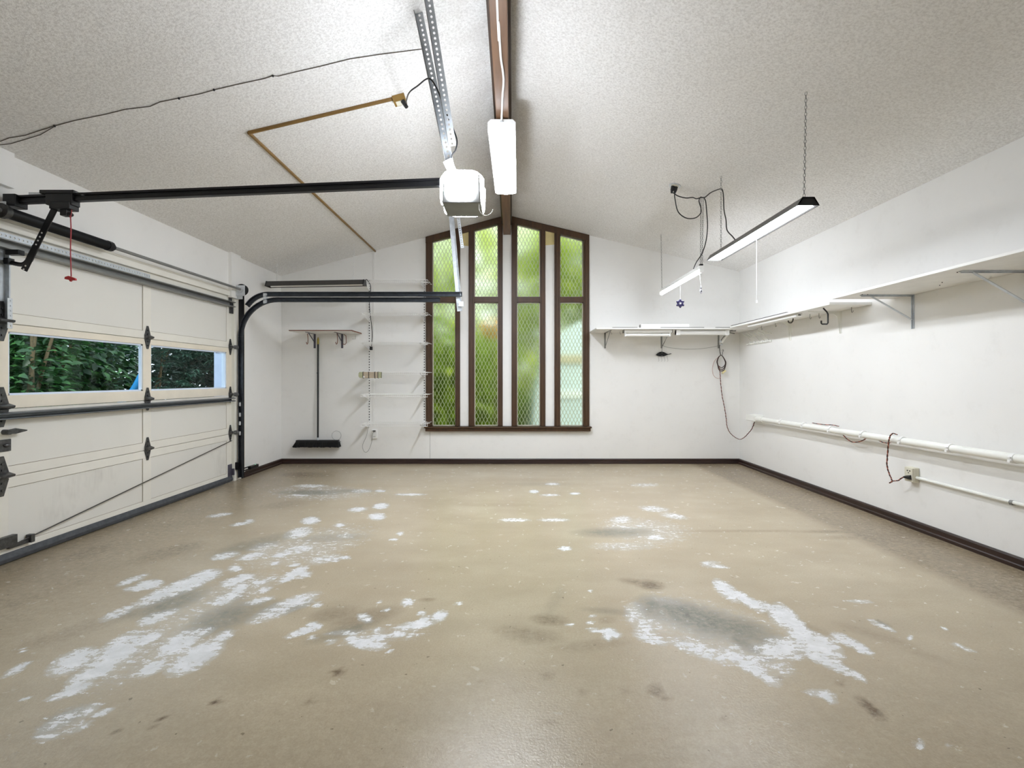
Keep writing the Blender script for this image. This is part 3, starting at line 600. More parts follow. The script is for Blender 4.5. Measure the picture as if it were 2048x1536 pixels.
# ---------------- opener
pm = at(890, 366, YC); pl_ = on_x(2, 401, XL + .04)
Rz0, Rz1 = H + 1.050, H + 1.158
op = thing('garage_door_opener', 'white ceiling-hung garage door opener with lit lens and black rail', 'garage door opener', (-.29, YC, H + .95))
mx0, mx1 = (877 - VX) * .00281, (967 - VX) * .00281
def railz(x): return Rz0 + (Rz1 - Rz0) * (x - XL) / (mx0 - XL)
for off, th in ((.016, .014), (-.014, .016)):
    MB().bar((XL + .045, YC, railz(XL + .045) + off), (mx0 + .02, YC, railz(mx0) + off), (0, 1, 0), .045 if off > 0 else .034, th).build('rail', 'black', op, bevel=.002)
MB().bar((XL + .05, YC, railz(XL)), (mx0, YC, railz(mx0)), (0, 1, 0), .02, .02).build('rail_web', 'blackpl', op)
# motor box with rounded lens covers front and back
zt, zb = H + 1.172, H + .985
y0m, y1m = 2.83, 3.03
MB().prism([(mx0 + .030, y0m - .030, zt - .02), (mx1 - .024, y0m - .030, zt - .02), (mx1 - .014, y0m - .042, zb - .004), (mx0 + .022, y0m - .042, zb - .004)], (0, y1m - y0m + .035, 0)).build('motor_housing', 'grey', op, bevel=.006)
def lens(ya, yb2):
    m = MB(); n = 10; prof = []
    for i in range(n + 1):
        s_ = i / n; x = mx0 + (mx1 - mx0) * s_; bul = (1 - abs(2 * s_ - 1) ** 5)
        prof.append((x, bul))
    levels = [(zt - .002, .35, .035), (zt - .010, .8, .012), (zt - .03, 1, 0), (zb + .05, 1, .002), (zb + .022, .97, .006), (zb + .010, .86, .012)]
    vs = []
    for (z, k, ins) in levels:
        for i, (x, bul) in enumerate(prof):
            xx = x + ins * (1 - 2 * i / n); vs.append((xx, yb2 + (ya - yb2) * bul * k, z + (.006 * bul if z > zt - .02 else 0)))
    w = n + 1; fs = [(r * w + i, r * w + i + 1, (r + 1) * w + i + 1, (r + 1) * w + i) for r in range(len(levels) - 1) for i in range(n)]
    m.add(vs, fs, True); m.add(vs[:w], [tuple(range(w))]); m.add(vs[-w:], [tuple(range(w))])
    return m
lens(y0m - .055, y0m + .03).build('light_lens', 'lens', op, label='glowing white light lens on the near side')
lens(y1m + .05, y1m - .02).build('light_lens', 'lens', op)
MB().box((mx0 + .01, y0m + .03, zt - .03), (mx1 - .01, y1m - .02, zt)).build('top_cover', 'white', op, bevel=.012)
MB().curve([at(958, 404, 2.8), at(959, 420, 2.78), at(965, 429, 2.78), at(974, 431, 2.78), at(982, 426, 2.78), at(986, 419, 2.78)], .0016).build('antenna_wire', 'white', op)
# hangers
def strap(p, q, u, w=.034, m='galv'):
    o = MB().perf(p, q, u, w, .024, .0065).build('hanger_strap', m, op, solid=.003)
    d = (V(q) - V(p)).normalized(); uu = (V(u) - d * V(u).dot(d)).normalized(); k = d.cross(uu)
    MB().perf(V(p) - uu * w / 2 + k * w / 2, V(q) - uu * w / 2 + k * w / 2, k, w, .024, .0065).build('strap_flange', 'grey', o, solid=.003)
    return o
cA = on_ceil(838, 26); cB = on_ceil(855, -16); mA = V((-.345, 2.92, zt - .01)); 
strap(cA, mA, (1, 0, 0), .042); 
mB = at(905, 292, 2.86); strap(cB, mB, (1, 0, .2), .042)
MB().bar(at(894, 320, 2.86), at(906, 346, 2.88), (1, 0, 0), .05, .004).build('hanger_foot', 'zinc', op)
# trolley, arm, release cord
xt = -2.655; zt_ = railz(xt)
MB().box((xt - .075, YC - .03, zt_ - .045), (xt + .08, YC + .03, zt_ + .038)).box((xt - .05, YC - .034, zt_ - .07), (xt + .07, YC + .034, zt_ - .03)).box((xt - .105, YC - .036, zt_ + .018), (xt + .095, YC + .036, zt_ + .040)).box((xt, YC - .02, zt_ - .105), (xt + .04, YC + .02, zt_ - .06)).ball((xt + .035, YC, zt_ - .095), .024, 10, 6, (1.3, .8, .6)).build('trolley', 'blackpl', op, bevel=.006)
for a, b in ((xt - .18, xt - .1), (xt + .09, xt + .14)): MB().box((a, YC - .022, zt_ + .014), (b, YC + .022, zt_ + .030)).build('chain_link_clip', 'zinc', op, bevel=.002)
pa, pb = at(112, 412, YC - .01), at(48, 541, YC - .01)
arm = MB().bar(pa, pb, (0, 1, 0), .008, .038).build('straight_arm', 'black', op, bevel=.003)
for f in (.42, .48, .54, .60, .93, .985): c = pa.lerp(pb, f); MB().tube([c - V((0, .0055, 0)), c - V((0, .0035, 0))], .005, 8).build('arm_hole', 'white', arm)
MB().tube([at(72, 492, YC + .004), at(58, 521, YC + .004)], .017, 8).curve([at(72, 492, YC + .004), at(62, 510, YC + .004), at(56, 521, YC + .004), at(48, 528, YC + .004), at(36, 528.5, YC + .004), at(10, 522, YC + .004)], .013, 8).build('curved_arm', 'black', op)
MB().box((XL + .02, YC - .02, H + .675), (XL + .05, YC + .02, H + .712)).box((XL + .03, YC - .02, H + .73), (XL + .11, YC + .02, H + .76)).build('door_bracket', 'black', op, bevel=.003)
MB().box((XL + .036, YC - .04, railz(XL) - .04), (XL + .11, YC + .04, railz(XL) + .03)).build('header_bracket', 'black', op, bevel=.004)
rp = MB().curve([at(137, 417, YC - .01), at(143, 420, YC - .01), at(142, 430, YC - .01), at(141, 437, YC - .01), at(138, 425, YC - .01)], .0022).curve([at(141, 434, YC - .01), at(142, 460, YC - .01), at(141, 500, YC - .01), at(142.5, 553, YC - .01)], .003).build('release_cord', 'rope', op)
c = at(141, 556, YC - .01); MB().prism([(c.x - .03, c.y - .006, c.z + .006), (c.x - .008, c.y - .006, c.z + .012), (c.x + .03, c.y - .006, c.z - .002), (c.x + .032, c.y - .006, c.z - .014), (c.x + .008, c.y - .006, c.z - .014), (c.x, c.y - .006, c.z - .022), (c.x - .006, c.y - .006, c.z - .012), (c.x - .032, c.y - .006, c.z - .007)], (0, .014, 0)).build('release_handle', 'red', rp, bevel=.002)
# safety sensor
c = on_x(484, 940, XL + .05); 
ss_ = thing('safety_sensor', 'small black safety sensor on an arm at the foot of the door track', 'sensor', (c.x, c.y, c.z))
MB().bar((XL + .05, YT + .02, c.z + .012), (XL + .05, YT + .24, c.z + .012), (0, 0, 1), .012, .005).bar((XL + .05, YT + .02, c.z - .014), (XL + .05, YT + .19, c.z - .014), (0, 0, 1), .012, .005).build('bracket', 'black', ss_)
MB().box((XL + .045, YT + .16, c.z - .018), (XL + .085, YT + .33, c.z + .018)).build('sensor_body', 'blackpl', ss_, bevel=.006)
MB().ball((XL + .066, YT + .285, c.z + .019), .004).build('indicator', emis('green_indicator', 2, (.2, 1, .5, 1)), ss_)

# ---------------- ceiling wiring, left side
ob = on_ceil(798, 193); u = V((1, 0, SL)).normalized(); nrm = V((SL, 0, -1)).normalized()
jb = thing('junction_box', 'ochre surface outlet box on the left ceiling slope', 'outlet', ob)
c0 = [ob + u * a + V((0, b, 0)) for a, b in ((-.045, -.03), (.04, -.03), (.04, .04), (-.045, .04))]
MB().prism(c0, nrm * .042).build('box_body', 'goldbox', jb, bevel=.002)
MB().prism([q + nrm * .0421 for q in [ob + u * a + V((0, b, 0)) for a, b in ((-.03, -.022), (.03, -.022), (.03, .03), (-.03, .03))]], nrm * .003).build('receptacle_face', 'ivory', jb)
c1 = on_ceil(497, 265, .006); c2 = on_ceil(790, 196, .006); c3 = on_ceil(748, 500, .006); c3 = V((c3.x, YB - .004, ceil_z(c3.x) - .006))
m = MB()
def wmold(m, a, b, w=.020, h=.013):
    a, b = V(a), V(b); d = (b - a).normalized(); s_ = d.cross(nrm).normalized()
    m.prism([a + s_ * x + nrm * z for x, z in ((-w / 2, -.006), (w / 2, -.006), (w / 2, h * .5), (w * .3, h), (-w * .3, h), (-w / 2, h * .5))], b - a)
wmold(m, c1, c2); wmold(m, c1, c3)
tag(m.build('surface_conduit', 'gold', bevel=.001), 'brown surface conduit turning a corner on the left ceiling slope', 'conduit')
wp = [(0, 283), (18, 276), (50, 271), (80, 261), (109, 252), (150, 241), (165, 238), (210, 229), (250, 219), (300, 213), (320, 204), (358, 196.5), (372, 193.5), (400, 188), (428, 180), (470, 170), (530, 157), (546, 151.5), (556, 152.5), (600, 142), (640, 133), (700, 118), (760, 109), (800, 104), (846, 98)]
m = MB().tube([on_ceil(x, y, .004) for x, y in wp], .0024, 5).tube([on_ceil(x, y, .004) for x, y in ((0, 290), (20, 288), (40, 282), (80, 270), (109, 253))], .0022, 5)
bw = m.build('bell_wire', 'wire'); tag(bw, 'thin dark wire stapled across the left ceiling slope', 'wire')
for x, y in ((109, 252), (358, 197), (428, 180), (546, 152)): MB().ball(on_ceil(x, y, .006), .007, 6, 4).build('staple', 'blackpl', bw)
pc = MB().curve([ob + nrm * .06 + V((.035, -.02, 0)), at(818, 186, 2.9), at(835, 172, 2.82), at(858, 157, 2.78), at(875, 180, 2.80), at(890, 220, 2.84), at(908, 262, 2.86), at(914, 282, 2.86), at(911, 300, 2.87), at(903, 313, 2.88), at(902, 340, 2.90)], .0042, 6)
pw = thing('power_cord', 'black opener power cord plugged into the ochre ceiling box', 'cord', ob + nrm * .05)
pc.build('cord', 'blackpl', pw)
q = ob + nrm * .044 + V((.02, -.015, 0)); MB().tube([q, q + nrm * .045 + V((.014, -.01, 0))], [.016, .013], 10).build('plug', 'blackpl', pw, bevel=.002)
# white cable along the beam
tag(MB().curve([V((-.072, YF + .02, H + 1.861)), at(994, 2, 2.47), at(997, 40, 2.60), at(1000, 90, 2.78), at(1002, 118, 2.9), at(1006, 145, 3.02), at(1007, 165, 3.12), at(1005, 190, 3.24), at(1004, 215, 3.4), at(1003, 240, 3.56)], .0065, 8).build('white_cable', 'white'), 'white cable stapled under the ridge beam down to the shop light', 'cable')

# ================================================================== LAMPS
def chain(p, q, parent, link=.024, r=.0016, m='greywire', name='chain'):
    p, q = V(p), V(q); n = max(2, int((q - p).length / (link * .8))); d = (q - p) / n; dn = d.normalized()
    a = dn.orthogonal().normalized(); b = dn.cross(a); mb = MB()
    for i in range(n):
        c = p + d * (i + .5); s = a if i % 2 else b; L2, w = link * .5, link * .26
        mb.tube([c + dn * (L2 * math.cos(t_)) + s * (w * math.sin(t_)) for t_ in [2 * PI * k / 8 for k in range(8)]], r, 4, closed=True)
    return mb.build(name, m, parent)
# central shop light
la = thing('shop_light', 'wide bright white shop light under the ridge beam', 'ceiling light', (-.075, 4.1, H + 1.76), 'shop lights hung from the ceiling')
Ya, Yb_ = 3.56, 4.68; Xc0, Xc1 = -.0775, -.062
def sl(Y): return (Y - Ya) / (Yb_ - Ya)
def lampbox(xo, zo):     # section offsets (dx, dz)
    out = []
    for Y in (Ya, Yb_):
        cx_ = Xc0 + (Xc1 - Xc0) * sl(Y); out.append([V((cx_ + dx, Y, H + 1.775 - .035 * sl(Y) + dz)) for dx, dz in zip(xo, zo)])
    return out
def loft(A_, B_, m, name, par, **k):
    n = len(A_); return MB().add(A_ + B_, [tuple(range(n)), tuple(range(2 * n - 1, n - 1, -1))] + [(i, n + i, n + (i + 1) % n, (i + 1) % n) for i in range(n)]).build(name, m, par, **k)
A_, B_ = lampbox((-.100, .100, .100, .078, -.078, -.100), (0, 0, .055, .076, .076, .055)); loft(A_, B_, 'white', 'housing', la, bevel=.002)
A_, B_ = lampbox((-.094, .094, .080, 0, -.080), (-.001, -.001, -.010, -.017, -.010)); A_ = [q + V((0, .012, 0)) for q in A_]; B_ = [q - V((0, .012, 0)) for q in B_]; loft(A_, B_, 'led', 'diffuser', la)
MB().tube([(-.075, Ya - .004, H + 1.835), (-.075, Ya - .004, H + 1.865)], .006, 8).curve([(-.085, Ya - .006, H + 1.83), (-.075, Ya - .02, H + 1.822), (-.064, Ya - .006, H + 1.832)], .003).build('hook', 'zinc', la)
# right hanging lights (near one with a dark reflector, far one a bare batten)
near = thing('shop_light', 'bright hanging light with a dark angled hood at the right', 'ceiling light', (1.732, 3.6, H + 1.03), 'shop lights hung from the ceiling')
y0, y1, xc = 2.93, 4.30, 1.735; hz0 = H + 1.018; zt2 = H + 1.062
hood = [(-.066, 0), (-.060, 0), (-.030, .042), (.030, .042), (.060, 0), (.066, 0), (.034, .048), (-.034, .048)]
mb = MB(); mb.prism([(xc + a, y0, hz0 + b) for a, b in hood], (0, y1 - y0, 0)); mb.build('hood', 'darkgrey', near)
for yy in (y0, y1 - .006): MB().prism([(xc - .066, yy, hz0), (xc + .066, yy, hz0), (xc + .035, yy, hz0 + .05), (xc - .035, yy, hz0 + .05)], (0, .006, 0)).build('end_cap', 'blackpl' if yy == y0 else 'grey', near)
MB().prism([(xc - .046, y0 + .03, hz0 + .004), (xc + .046, y0 + .03, hz0 + .004), (xc + .026, y0 + .03, hz0 + .034), (xc - .026, y0 + .03, hz0 + .034)], (0, y1 - y0 - .06, 0)).build('tube_panel', 'ledr', near)
ch_a = on_ceil(1612, 184); chain(ch_a, (xc, ch_a.y + .03, zt2), near); ch_b = on_ceil(1442, 352); chain(ch_b, (xc, ch_b.y, zt2), near)
q = at(1513, 492, 3.56); e2 = at(1513, 600, 3.56); MB().tube([(q.x, q.y, hz0 + .01), e2], .0016, 5).box((e2.x - .006, e2.y - .006, e2.z - .022), (e2.x + .006, e2.y + .006, e2.z)).build('pull_cord', 'white', near)
far = thing('shop_light', 'thin bright hanging batten light in front of the gable wall', 'ceiling light', (1.74, 5.2, H + 1.01), 'shop lights hung from the ceiling')
y0, y1, xc = 4.60, 5.86, 1.742
MB().box((xc - .022, y0, H + 1.012), (xc + .022, y1, H + 1.045)).build('batten', 'white', far, bevel=.004)
MB().tube([(xc, y0 + .02, H + .998), (xc, y1 - .02, H + .998)], .017, 12).build('tube', 'ledt', far)
for yy in (y0 - .004, y1 - .02): MB().tube([(xc, yy, H + .998), (xc, yy + .024, H + .998)], .019, 12).build('end_cap', 'white', far)
MB().box((xc - .012, y0 + .01, H + 1.045), (xc + .016, y0 + .04, H + 1.062)).build('cord_entry', 'blackpl', far)
c4 = on_ceil(1402, 394); chain(c4, (xc, c4.y, H + 1.045), far); chain(c4 + V((.02, 0, -.004)), (xc + .015, c4.y, H + 1.045), far)
c5 = on_ceil(1322, 468); chain(c5, (xc, c5.y, H + 1.045), far)
q = V((xc, 4.66, H + .99)); e3 = at(1402, 572, 4.66); MB().tube([q, e3], .002, 5).build('pull_cord', 'white', far)
e3o = thing('cord_tag', 'small clear bead charm at the end of the batten light cord', 'charm', e3)
MB().ball(e3 - V((0, 0, .015)), .012, 8, 6, (.7, .7, 1.6)).ball(e3 - V((0, 0, .05)), .016, 8, 6, (.8, .8, 1.3)).tube([e3 + V((0, 0, .012)), e3 - V((0, 0, .075))], .002, 5).build('bead', 'crystal', e3o)
MB().box((e3.x - .008, e3.y - .018, e3.z - .056), (e3.x + .002, e3.y - .012, e3.z - .046)).build('dark_mark', 'blackpl', e3o)
q = at(1360.5, 540, 5.0); e4 = at(1360.5, 600, 5.0); MB().tube([(q.x, q.y, H + .99), e4], .002, 5).build('pull_cord', 'white', far)
sn = thing('snowflake_ornament', 'small purple snowflake ornament hanging from the light cord', 'ornament', at(1360.5, 607, 5.0)); cc = ORG[sn.name]
for k in range(6):
    a = PI / 3 * k + PI / 6; d = V((math.cos(a), 0, math.sin(a))); e_ = V((math.cos(a + PI / 6), 0, math.sin(a + PI / 6)))
    MB().tube([cc, cc + d * .030], .0045, 6).ball(cc + d * .034, .011, 8, 5).ball(cc + d * .018, .009, 8, 5).ball(cc + e_ * .026, .009, 8, 5).build('snowflake_arm', 'purple', sn)
MB().ball(cc, .013, 10, 6, (1, .6, 1)).build('centre_bead', 'crystal', sn)

# ceiling outlet and the two black cords
o1 = on_ceil(1350, 371); ur = V((1, 0, -SR)).normalized(); nr = V((-SR, 0, -1)).normalized()
cr = thing('ceiling_outlet', 'round silver ceiling outlet on the right slope', 'outlet', o1)
MB().tube([o1, o1 + nr * .006], .052, 24).build('cover_plate', 'zinc', cr); MB().tube([o1 + nr * .006, o1 + nr * .012], .034, 20).build('receptacle_face', 'ivory', cr)
def cord(name, pts, label, plug):
    o = thing(name, label, 'cord', o1 + plug, 'black light cords plugged into the ceiling outlet')
    MB().curve(pts, .0048, 6).build('cord', 'blackpl', o)
    b = o1 + plug + nr * .012; MB().tube([b, b + nr * .03, b + nr * .062], [.017, .016, .007], 10).build('plug', 'blackpl', o)
pA, pB = ur * .013, ur * -.016
cord('lamp_cord', [o1 + pA + nr * .074, at(1350, 398, 4.54), at(1356, 423, 4.54), at(1372, 436, 4.55), at(1390, 436, 4.56), at(1401, 427, 4.58), at(1402, 417, 4.60), at(1398, 402, 4.62), at(1401, 394.5, 4.63), at(1406, 394, 4.63), at(1411, 402, 4.62), at(1413, 420, 4.62), at(1415, 452, 4.62), at(1412, 482, 4.62), at(1404, 507, 4.62), at(1393, 524, 4.62), at(1387, 538, 4.66)], 'black cord looping over the chain to the far batten light', pA)
cord('lamp_cord', [o1 + pB + nr * .074, at(1347, 386, 4.53), at(1356, 392, 4.5), at(1372, 396, 4.5), at(1385, 395, 4.52), at(1393, 397.5, 4.55), at(1402, 395, 4.56), at(1410, 394.5, 4.55), at(1422, 385, 4.45), at(1440, 378, 4.22), at(1445, 381, 4.16), at(1447, 395, 4.14), at(1448, 420, 4.12), at(1452, 440, 4.08), at(1454, 460, 4.02), at(1465, 473, 3.9), at(1475, 484, 3.80), at(1486, 481, 3.75), at(1498, 476, 3.72)], 'black cord draped over the near chain to the hooded light', pB)

# unlit dark shop light near the left corner
dk = thing('shop_light', 'unlit dark grey shop light on chains near the left corner', 'ceiling light', (-2.35, 6.0, H + 1.13), 'shop lights hung from the ceiling')
YD = 6.0; xa, xb = (536 - VX) * YD / F, (729 - VX) * YD / F; za, zb_ = H + 1.108, H + 1.128
def dsec(x, z): return [V((x, YD + a, z + b)) for a, b in ((-.070, 0), (-.066, -.004), (-.034, .050), (.034, .050), (.066, -.004), (.070, 0), (.036, .058), (-.036, .058))]
loft(dsec(xa, za), dsec(xb, zb_), 'darkgrey', 'hood', dk)
loft([q + V((0, 0, 0)) for q in [V((xa + .02, YD + a, za + b)) for a, b in ((-.055, .012), (.055, .012), (.030, .044), (-.030, .044))]], [V((xb - .02, YD + a, zb_ + b)) for a, b in ((-.055, .012), (.055, .012), (.030, .044), (-.030, .044))], 'white', 'reflector', dk)
MB().tube([(xa + .03, YD + .01, za + .008), (xb - .03, YD + .01, zb_ + .008)], .013, 10).build('tube', 'tubeoff', dk)
for x, z, s_ in ((xa - .006, za, 0), (xb - .004, zb_, 1)): MB().prism([(x, YD - .072, z - .006), (x, YD + .072, z - .006), (x, YD + .040, z + .06), (x, YD - .040, z + .06)], (.012, 0, 0)).build('end_cap', 'blackpl', dk)
for x, y in ((554, 527), (708, 487)): c = on_ceil(x, y); chain(c, (c.x, YD, H + 1.17), dk, .03, .0022, 'white')
tm = thing('lamp_cord', 'black cord of the unlit light running down to an inline plug', 'cord', at(742, 700, 6.40))
MB().curve([(xb, YD, H + 1.17), at(733, 559, 6.05), at(738, 565, 6.2), at(741, 571, 6.38), at(741, 585, 6.42), at(739, 605, 6.44), at(740, 625, 6.44), at(743, 650, 6.44), at(744.5, 670, 6.44), at(743, 692, 6.42)], .0048, 6).build('cord', 'blackpl', tm)
c = at(743, 697, 6.42); MB().box((c.x - .018, c.y - .02, c.z - .02), (c.x + .010, c.y + .02, c.z + .025)).build('plug', 'blackpl', tm, bevel=.004)

# ================================================================== LEFT HALF OF THE BACK WALL
# small shelf
zs = H + .585; xl_, xr_ = -2.735, -1.965
ws = thing('wall_shelf', 'small white shelf with brown edges above the push broom', 'shelf', ((xl_ + xr_) / 2, YB - .2, zs))
MB().box((xl_, YB - .385, zs), (xr_, YB - .002, zs + .012)).build('shelf_board', 'whitewood', ws)
MB().box((xl_, YB - .389, zs + .003), (xr_ + .003, YB - .385, zs + .014)).box((xr_, YB - .389, zs - .001), (xr_ + .004, YB, zs + .014)).build('edge_band', 'orange', ws)
for px in (629.5, 684.5):
    x = bx(px)
    b = MB().box((x - .013, YB - .005, zs - .185), (x + .013, YB, zs)).box((x - .011, YB - .28, zs - .004), (x + .011, YB, zs))
    b.bar((x, YB - .20, zs - .003), (x, YB - .005, zs - .11), (1, 0, 0), .012, .004); b.build('bracket', 'brkt', ws, bevel=.001)
def hookpts(px, y0, y1, w, Y, flip=1):
    return [at(px, y0, Y), at(px + 1 * flip, (y0 + y1) / 2, Y), at(px + .6 * flip, y1 - 2, Y), at(px - w * .5 * flip, y1, Y), at(px - w * flip, y1 - 4, Y)]
for px, ya, yb2, w, fl_ in ((615, 667, 688, 2.2, 1), (674, 667, 688, 2.8, 1)): MB().curve(hookpts(px, ya, yb2, w, 6.22, fl_), .0045, 6).build('hook', 'orange', ws)
MB().tube([at(688, 669, 6.3), at(692, 672, 6.3), at(692.5, 686, 6.3), at(690, 689, 6.3), at(685, 688, 6.3)], .0045, 6).build('hook', 'orange', ws)
MB().tube([at(711, 671, 6.35), at(711, 678, 6.35), at(704.5, 678, 6.35)], .0025, 6).build('hook', 'greywire', ws)
# broom
br = thing('push_broom', 'black push broom hanging against the back wall', 'broom', (bx(635), 6.42, hz(895, 6.42)))
YO = 6.43; hx = (634.5 - VX) * YO / F
MB().tube([(hx - .005, YB - .03, hz(688, YO)), (hx + .008, YO, hz(876, YO))], .0115, 12).tube([(hx, YO + .02, hz(745, YO)), (hx, YO + .02, hz(747, YO))], .014, 12).build('handle', 'blackpl', br)
MB().tube([(hx - .005, YB - .03, hz(688, YO)), (hx - .005, YB - .03, hz(678, YO))], .0135, 12).tube([(hx - .005, YB - .03, hz(678, YO)), (hx - .005, YB - .03, hz(674, YO))], [.012, .004], 12).build('hanging_cap', 'brass', br)
MB().tube([(hx + .008, YO, hz(880, YO)), (hx + .008, YO, hz(875, YO))], .013, 10).build('socket', 'zinc', br)
x0, x1 = (593 - VX) * YO / F, (678 - VX) * YO / F
MB().box((x0, YO - .03, hz(885, YO)), (x1, YO + .03, hz(880, YO))).build('head_block', 'blackpl', br, bevel=.006)
mb = MB(); zt_b, zb_b = hz(884, YO), hz(894, YO); n = 34
for i in range(n):
    f = i / (n - 1); x = x0 + .006 + (x1 - x0 - .012) * f
    for j in range(4):
        y = YO - .024 + .016 * j; fl2 = (-.035 * max(0, .16 - f) / .16 + .008 * max(0, f - .9) / .1)
        jx, jy, jz = rnd.uniform(-.004, .004), rnd.uniform(-.006, .004), rnd.uniform(-.004, .003)
        mb.tube([(x, y, zt_b), (x + fl2 + jx, y + (j - 1.5) * .005 + jy, zb_b + jz)], [.009, .011], 5)
mb.build('bristles', 'bristle', br)
# wire ring and service cord
c = at(673, 871, YB - .008)
tag(MB().tube([c + V((.060 * math.cos(a), 0, .060 * math.sin(a))) for a in [2 * PI * k / 28 for k in range(28)]], .0016, 5, closed=True).ball(at(681, 883, YB - .012), .006).build('wire_ring', 'greywire'), 'thin grey wire ring on the wall beside the broom head', 'ring')
# faint patch in the wallboard
pa_, pb_ = at(652, 852, YB), at(677, 880, YB)
m = MB()
for (a, b) in (((pa_.x, pa_.z), (pb_.x, pa_.z)), ((pa_.x, pb_.z), (pa_.x, pa_.z))): m.box((a[0] - .001, YB - .0018, a[1] - .001), (b[0] + .001, YB, b[1] + .001))
struct(m, 'trim_9', 'wall', 'faint square patch edge behind the broom')

# wire shelving
XW0, XW1, YFw = -1.872, -1.045, 6.165
def wireshelf(zz, label, right_only=False):
    o = thing('wire_shelf', label, 'wire shelf', (XW0, YB - .02, zz), 'white wire shelves beside the window')
    rods = MB(); lip = .030
    for (y, z) in ((YB - .035, zz), (YFw, zz), (YFw - .002, zz - lip), (YB - .17, zz - .004)): rods.tube([(XW0, y, z), (XW1, y, z)], .0032, 5)
    rods.build('long_rods', 'white', o)
    cr_ = MB(); n = 34
    for i in range(n):
        x = XW0 + .006 + (XW1 - XW0 - .012) * i / (n - 1); cr_.tube([(x, YB - .035, zz + .002), (x, YFw, zz + .002), (x, YFw - .003, zz - lip)], .0016, 4)
    cr_.build('cross_rods', 'white', o)
    for x in (-1.859, -1.144):
        MB().prism([(x - .006, YB - .012, zz - .004), (x - .006, YFw + .01, zz - .002), (x - .006, YFw + .01, zz - .014), (x - .006, YB - .012, zz - .075)], (.009, 0, 0)).build('bracket', 'white', o, bevel=.001)
    return o
zz_list = [hz(y, YFw) for y in (559.5, 625.5, 684.5, 744.4, 789, 848)]
w0 = wireshelf(zz_list[0], 'white wire shelf beside the window, topmost of six')
for k, lab in enumerate(('second from top', 'third from top', 'fourth from top, with the strapped bundle', 'fifth from top', 'lowest of six, above the outlet')):
    dup(w0, (XW0, YB - .02, zz_list[k + 1]), 'white wire shelf beside the window, ' + lab)
for x, lab in ((-1.859, 'white slotted shelf standard under the left shelf ends'), (-1.144, 'white slotted shelf standard beside the window frame')):
    st = thing('shelf_standard', lab, 'shelf standard', (x, YB, hz(853, YB)), 'slotted standards of the wire shelves')
    MB().box((x - .010, YB - .006, hz(853, YB)), (x + .010, YB, hz(560, YB))).build('upright', 'white', st)
    m = MB(); z = hz(851, YB)
    while z < hz(563, YB): m.box((x - .007, YB - .0072, z), (x + .005, YB - .0055, z + .016)); z += .034
    m.build('slots', 'darkgrey', st)
# strapped bundle on the fourth shelf
Yp = 6.125; a, b = at(717, 744, Yp), at(762, 756, Yp)
bd = thing('strapped_bundle', 'pale olive slatted bundle with dark bands on the wire shelf front', 'bundle', (a.x, Yp, b.z))
m = MB(); n = 4
for k in range(n):
    z0 = b.z + (a.z - b.z) * k / n; m.box((a.x + (.012 if k in (0, 3) else 0), Yp, z0 + .001), (b.x, Yp + .035, z0 + (a.z - b.z) / n - .001))
m.build('slats', 'tanslat', bd, bevel=.002)
MB().prism([(a.x, Yp - .004, b.z + .02), (a.x + .016, Yp - .004, b.z), (a.x + .05, Yp - .004, b.z), (a.x + .05, Yp - .004, a.z), (a.x + .012, Yp - .004, a.z), (a.x, Yp - .004, a.z - .02)], (0, .008, 0)).build('green_end', 'moss', bd, bevel=.002)
MB().box((b.x - .04, Yp - .003, b.z), (b.x, Yp + .036, a.z)).build('green_end', 'moss', bd, bevel=.002)
for px in (726, 737.5, 749.5, 756): x = (px - VX) * Yp / F; MB().box((x - .003, Yp - .006, b.z - .004), (x + .003, Yp + .038, a.z + .003)).build('band', 'blackpl', bd)
x = (728 - VX) * Yp / F; MB().prism([(x - .012, Yp - .007, b.z + .006), (x + .014, Yp - .007, b.z + .008), (x - .002, Yp - .007, b.z + .03)], (0, .003, 0)).build('torn_tag', 'white', bd)
# outlet by the floor and its white cord
c = at(750, 868, YB)
ol = thing('wall_outlet', 'white wall outlet box below the wire shelves', 'outlet', c)
MB().box((c.x - .036, YB - .03, c.z - .058), (c.x + .036, YB, c.z + .058)).build('cover', 'white', ol, bevel=.006)
for dz in (.028, -.03):
    for dx in (-.008, .008): MB().box((c.x + dx - .002, YB - .0312, c.z + dz - .006), (c.x + dx + .002, YB - .0295, c.z + dz + .006)).build('slot', 'blackpl', ol)
MB().box((c.x - .018, YB - .05, c.z + .036), (c.x + .018, YB - .031, c.z + .052)).build('plug', 'darkgrey', ol, bevel=.003)
tag(MB().curve([at(737, 852, 6.44), at(733, 872, 6.46), at(727, 885, 6.47), at(725, 893, 6.47), at(727, 901, 6.47), at(731, 904.5, 6.47), at(736, 902, 6.47), at(741, 892, 6.47), at(744, 880, 6.46), at(745, 870, 6.44), at(747, 862, 6.44)], .0024, 6).build('electric_cord', 'greywire'), 'thin grey cord looping below the lowest wire shelf', 'cord')

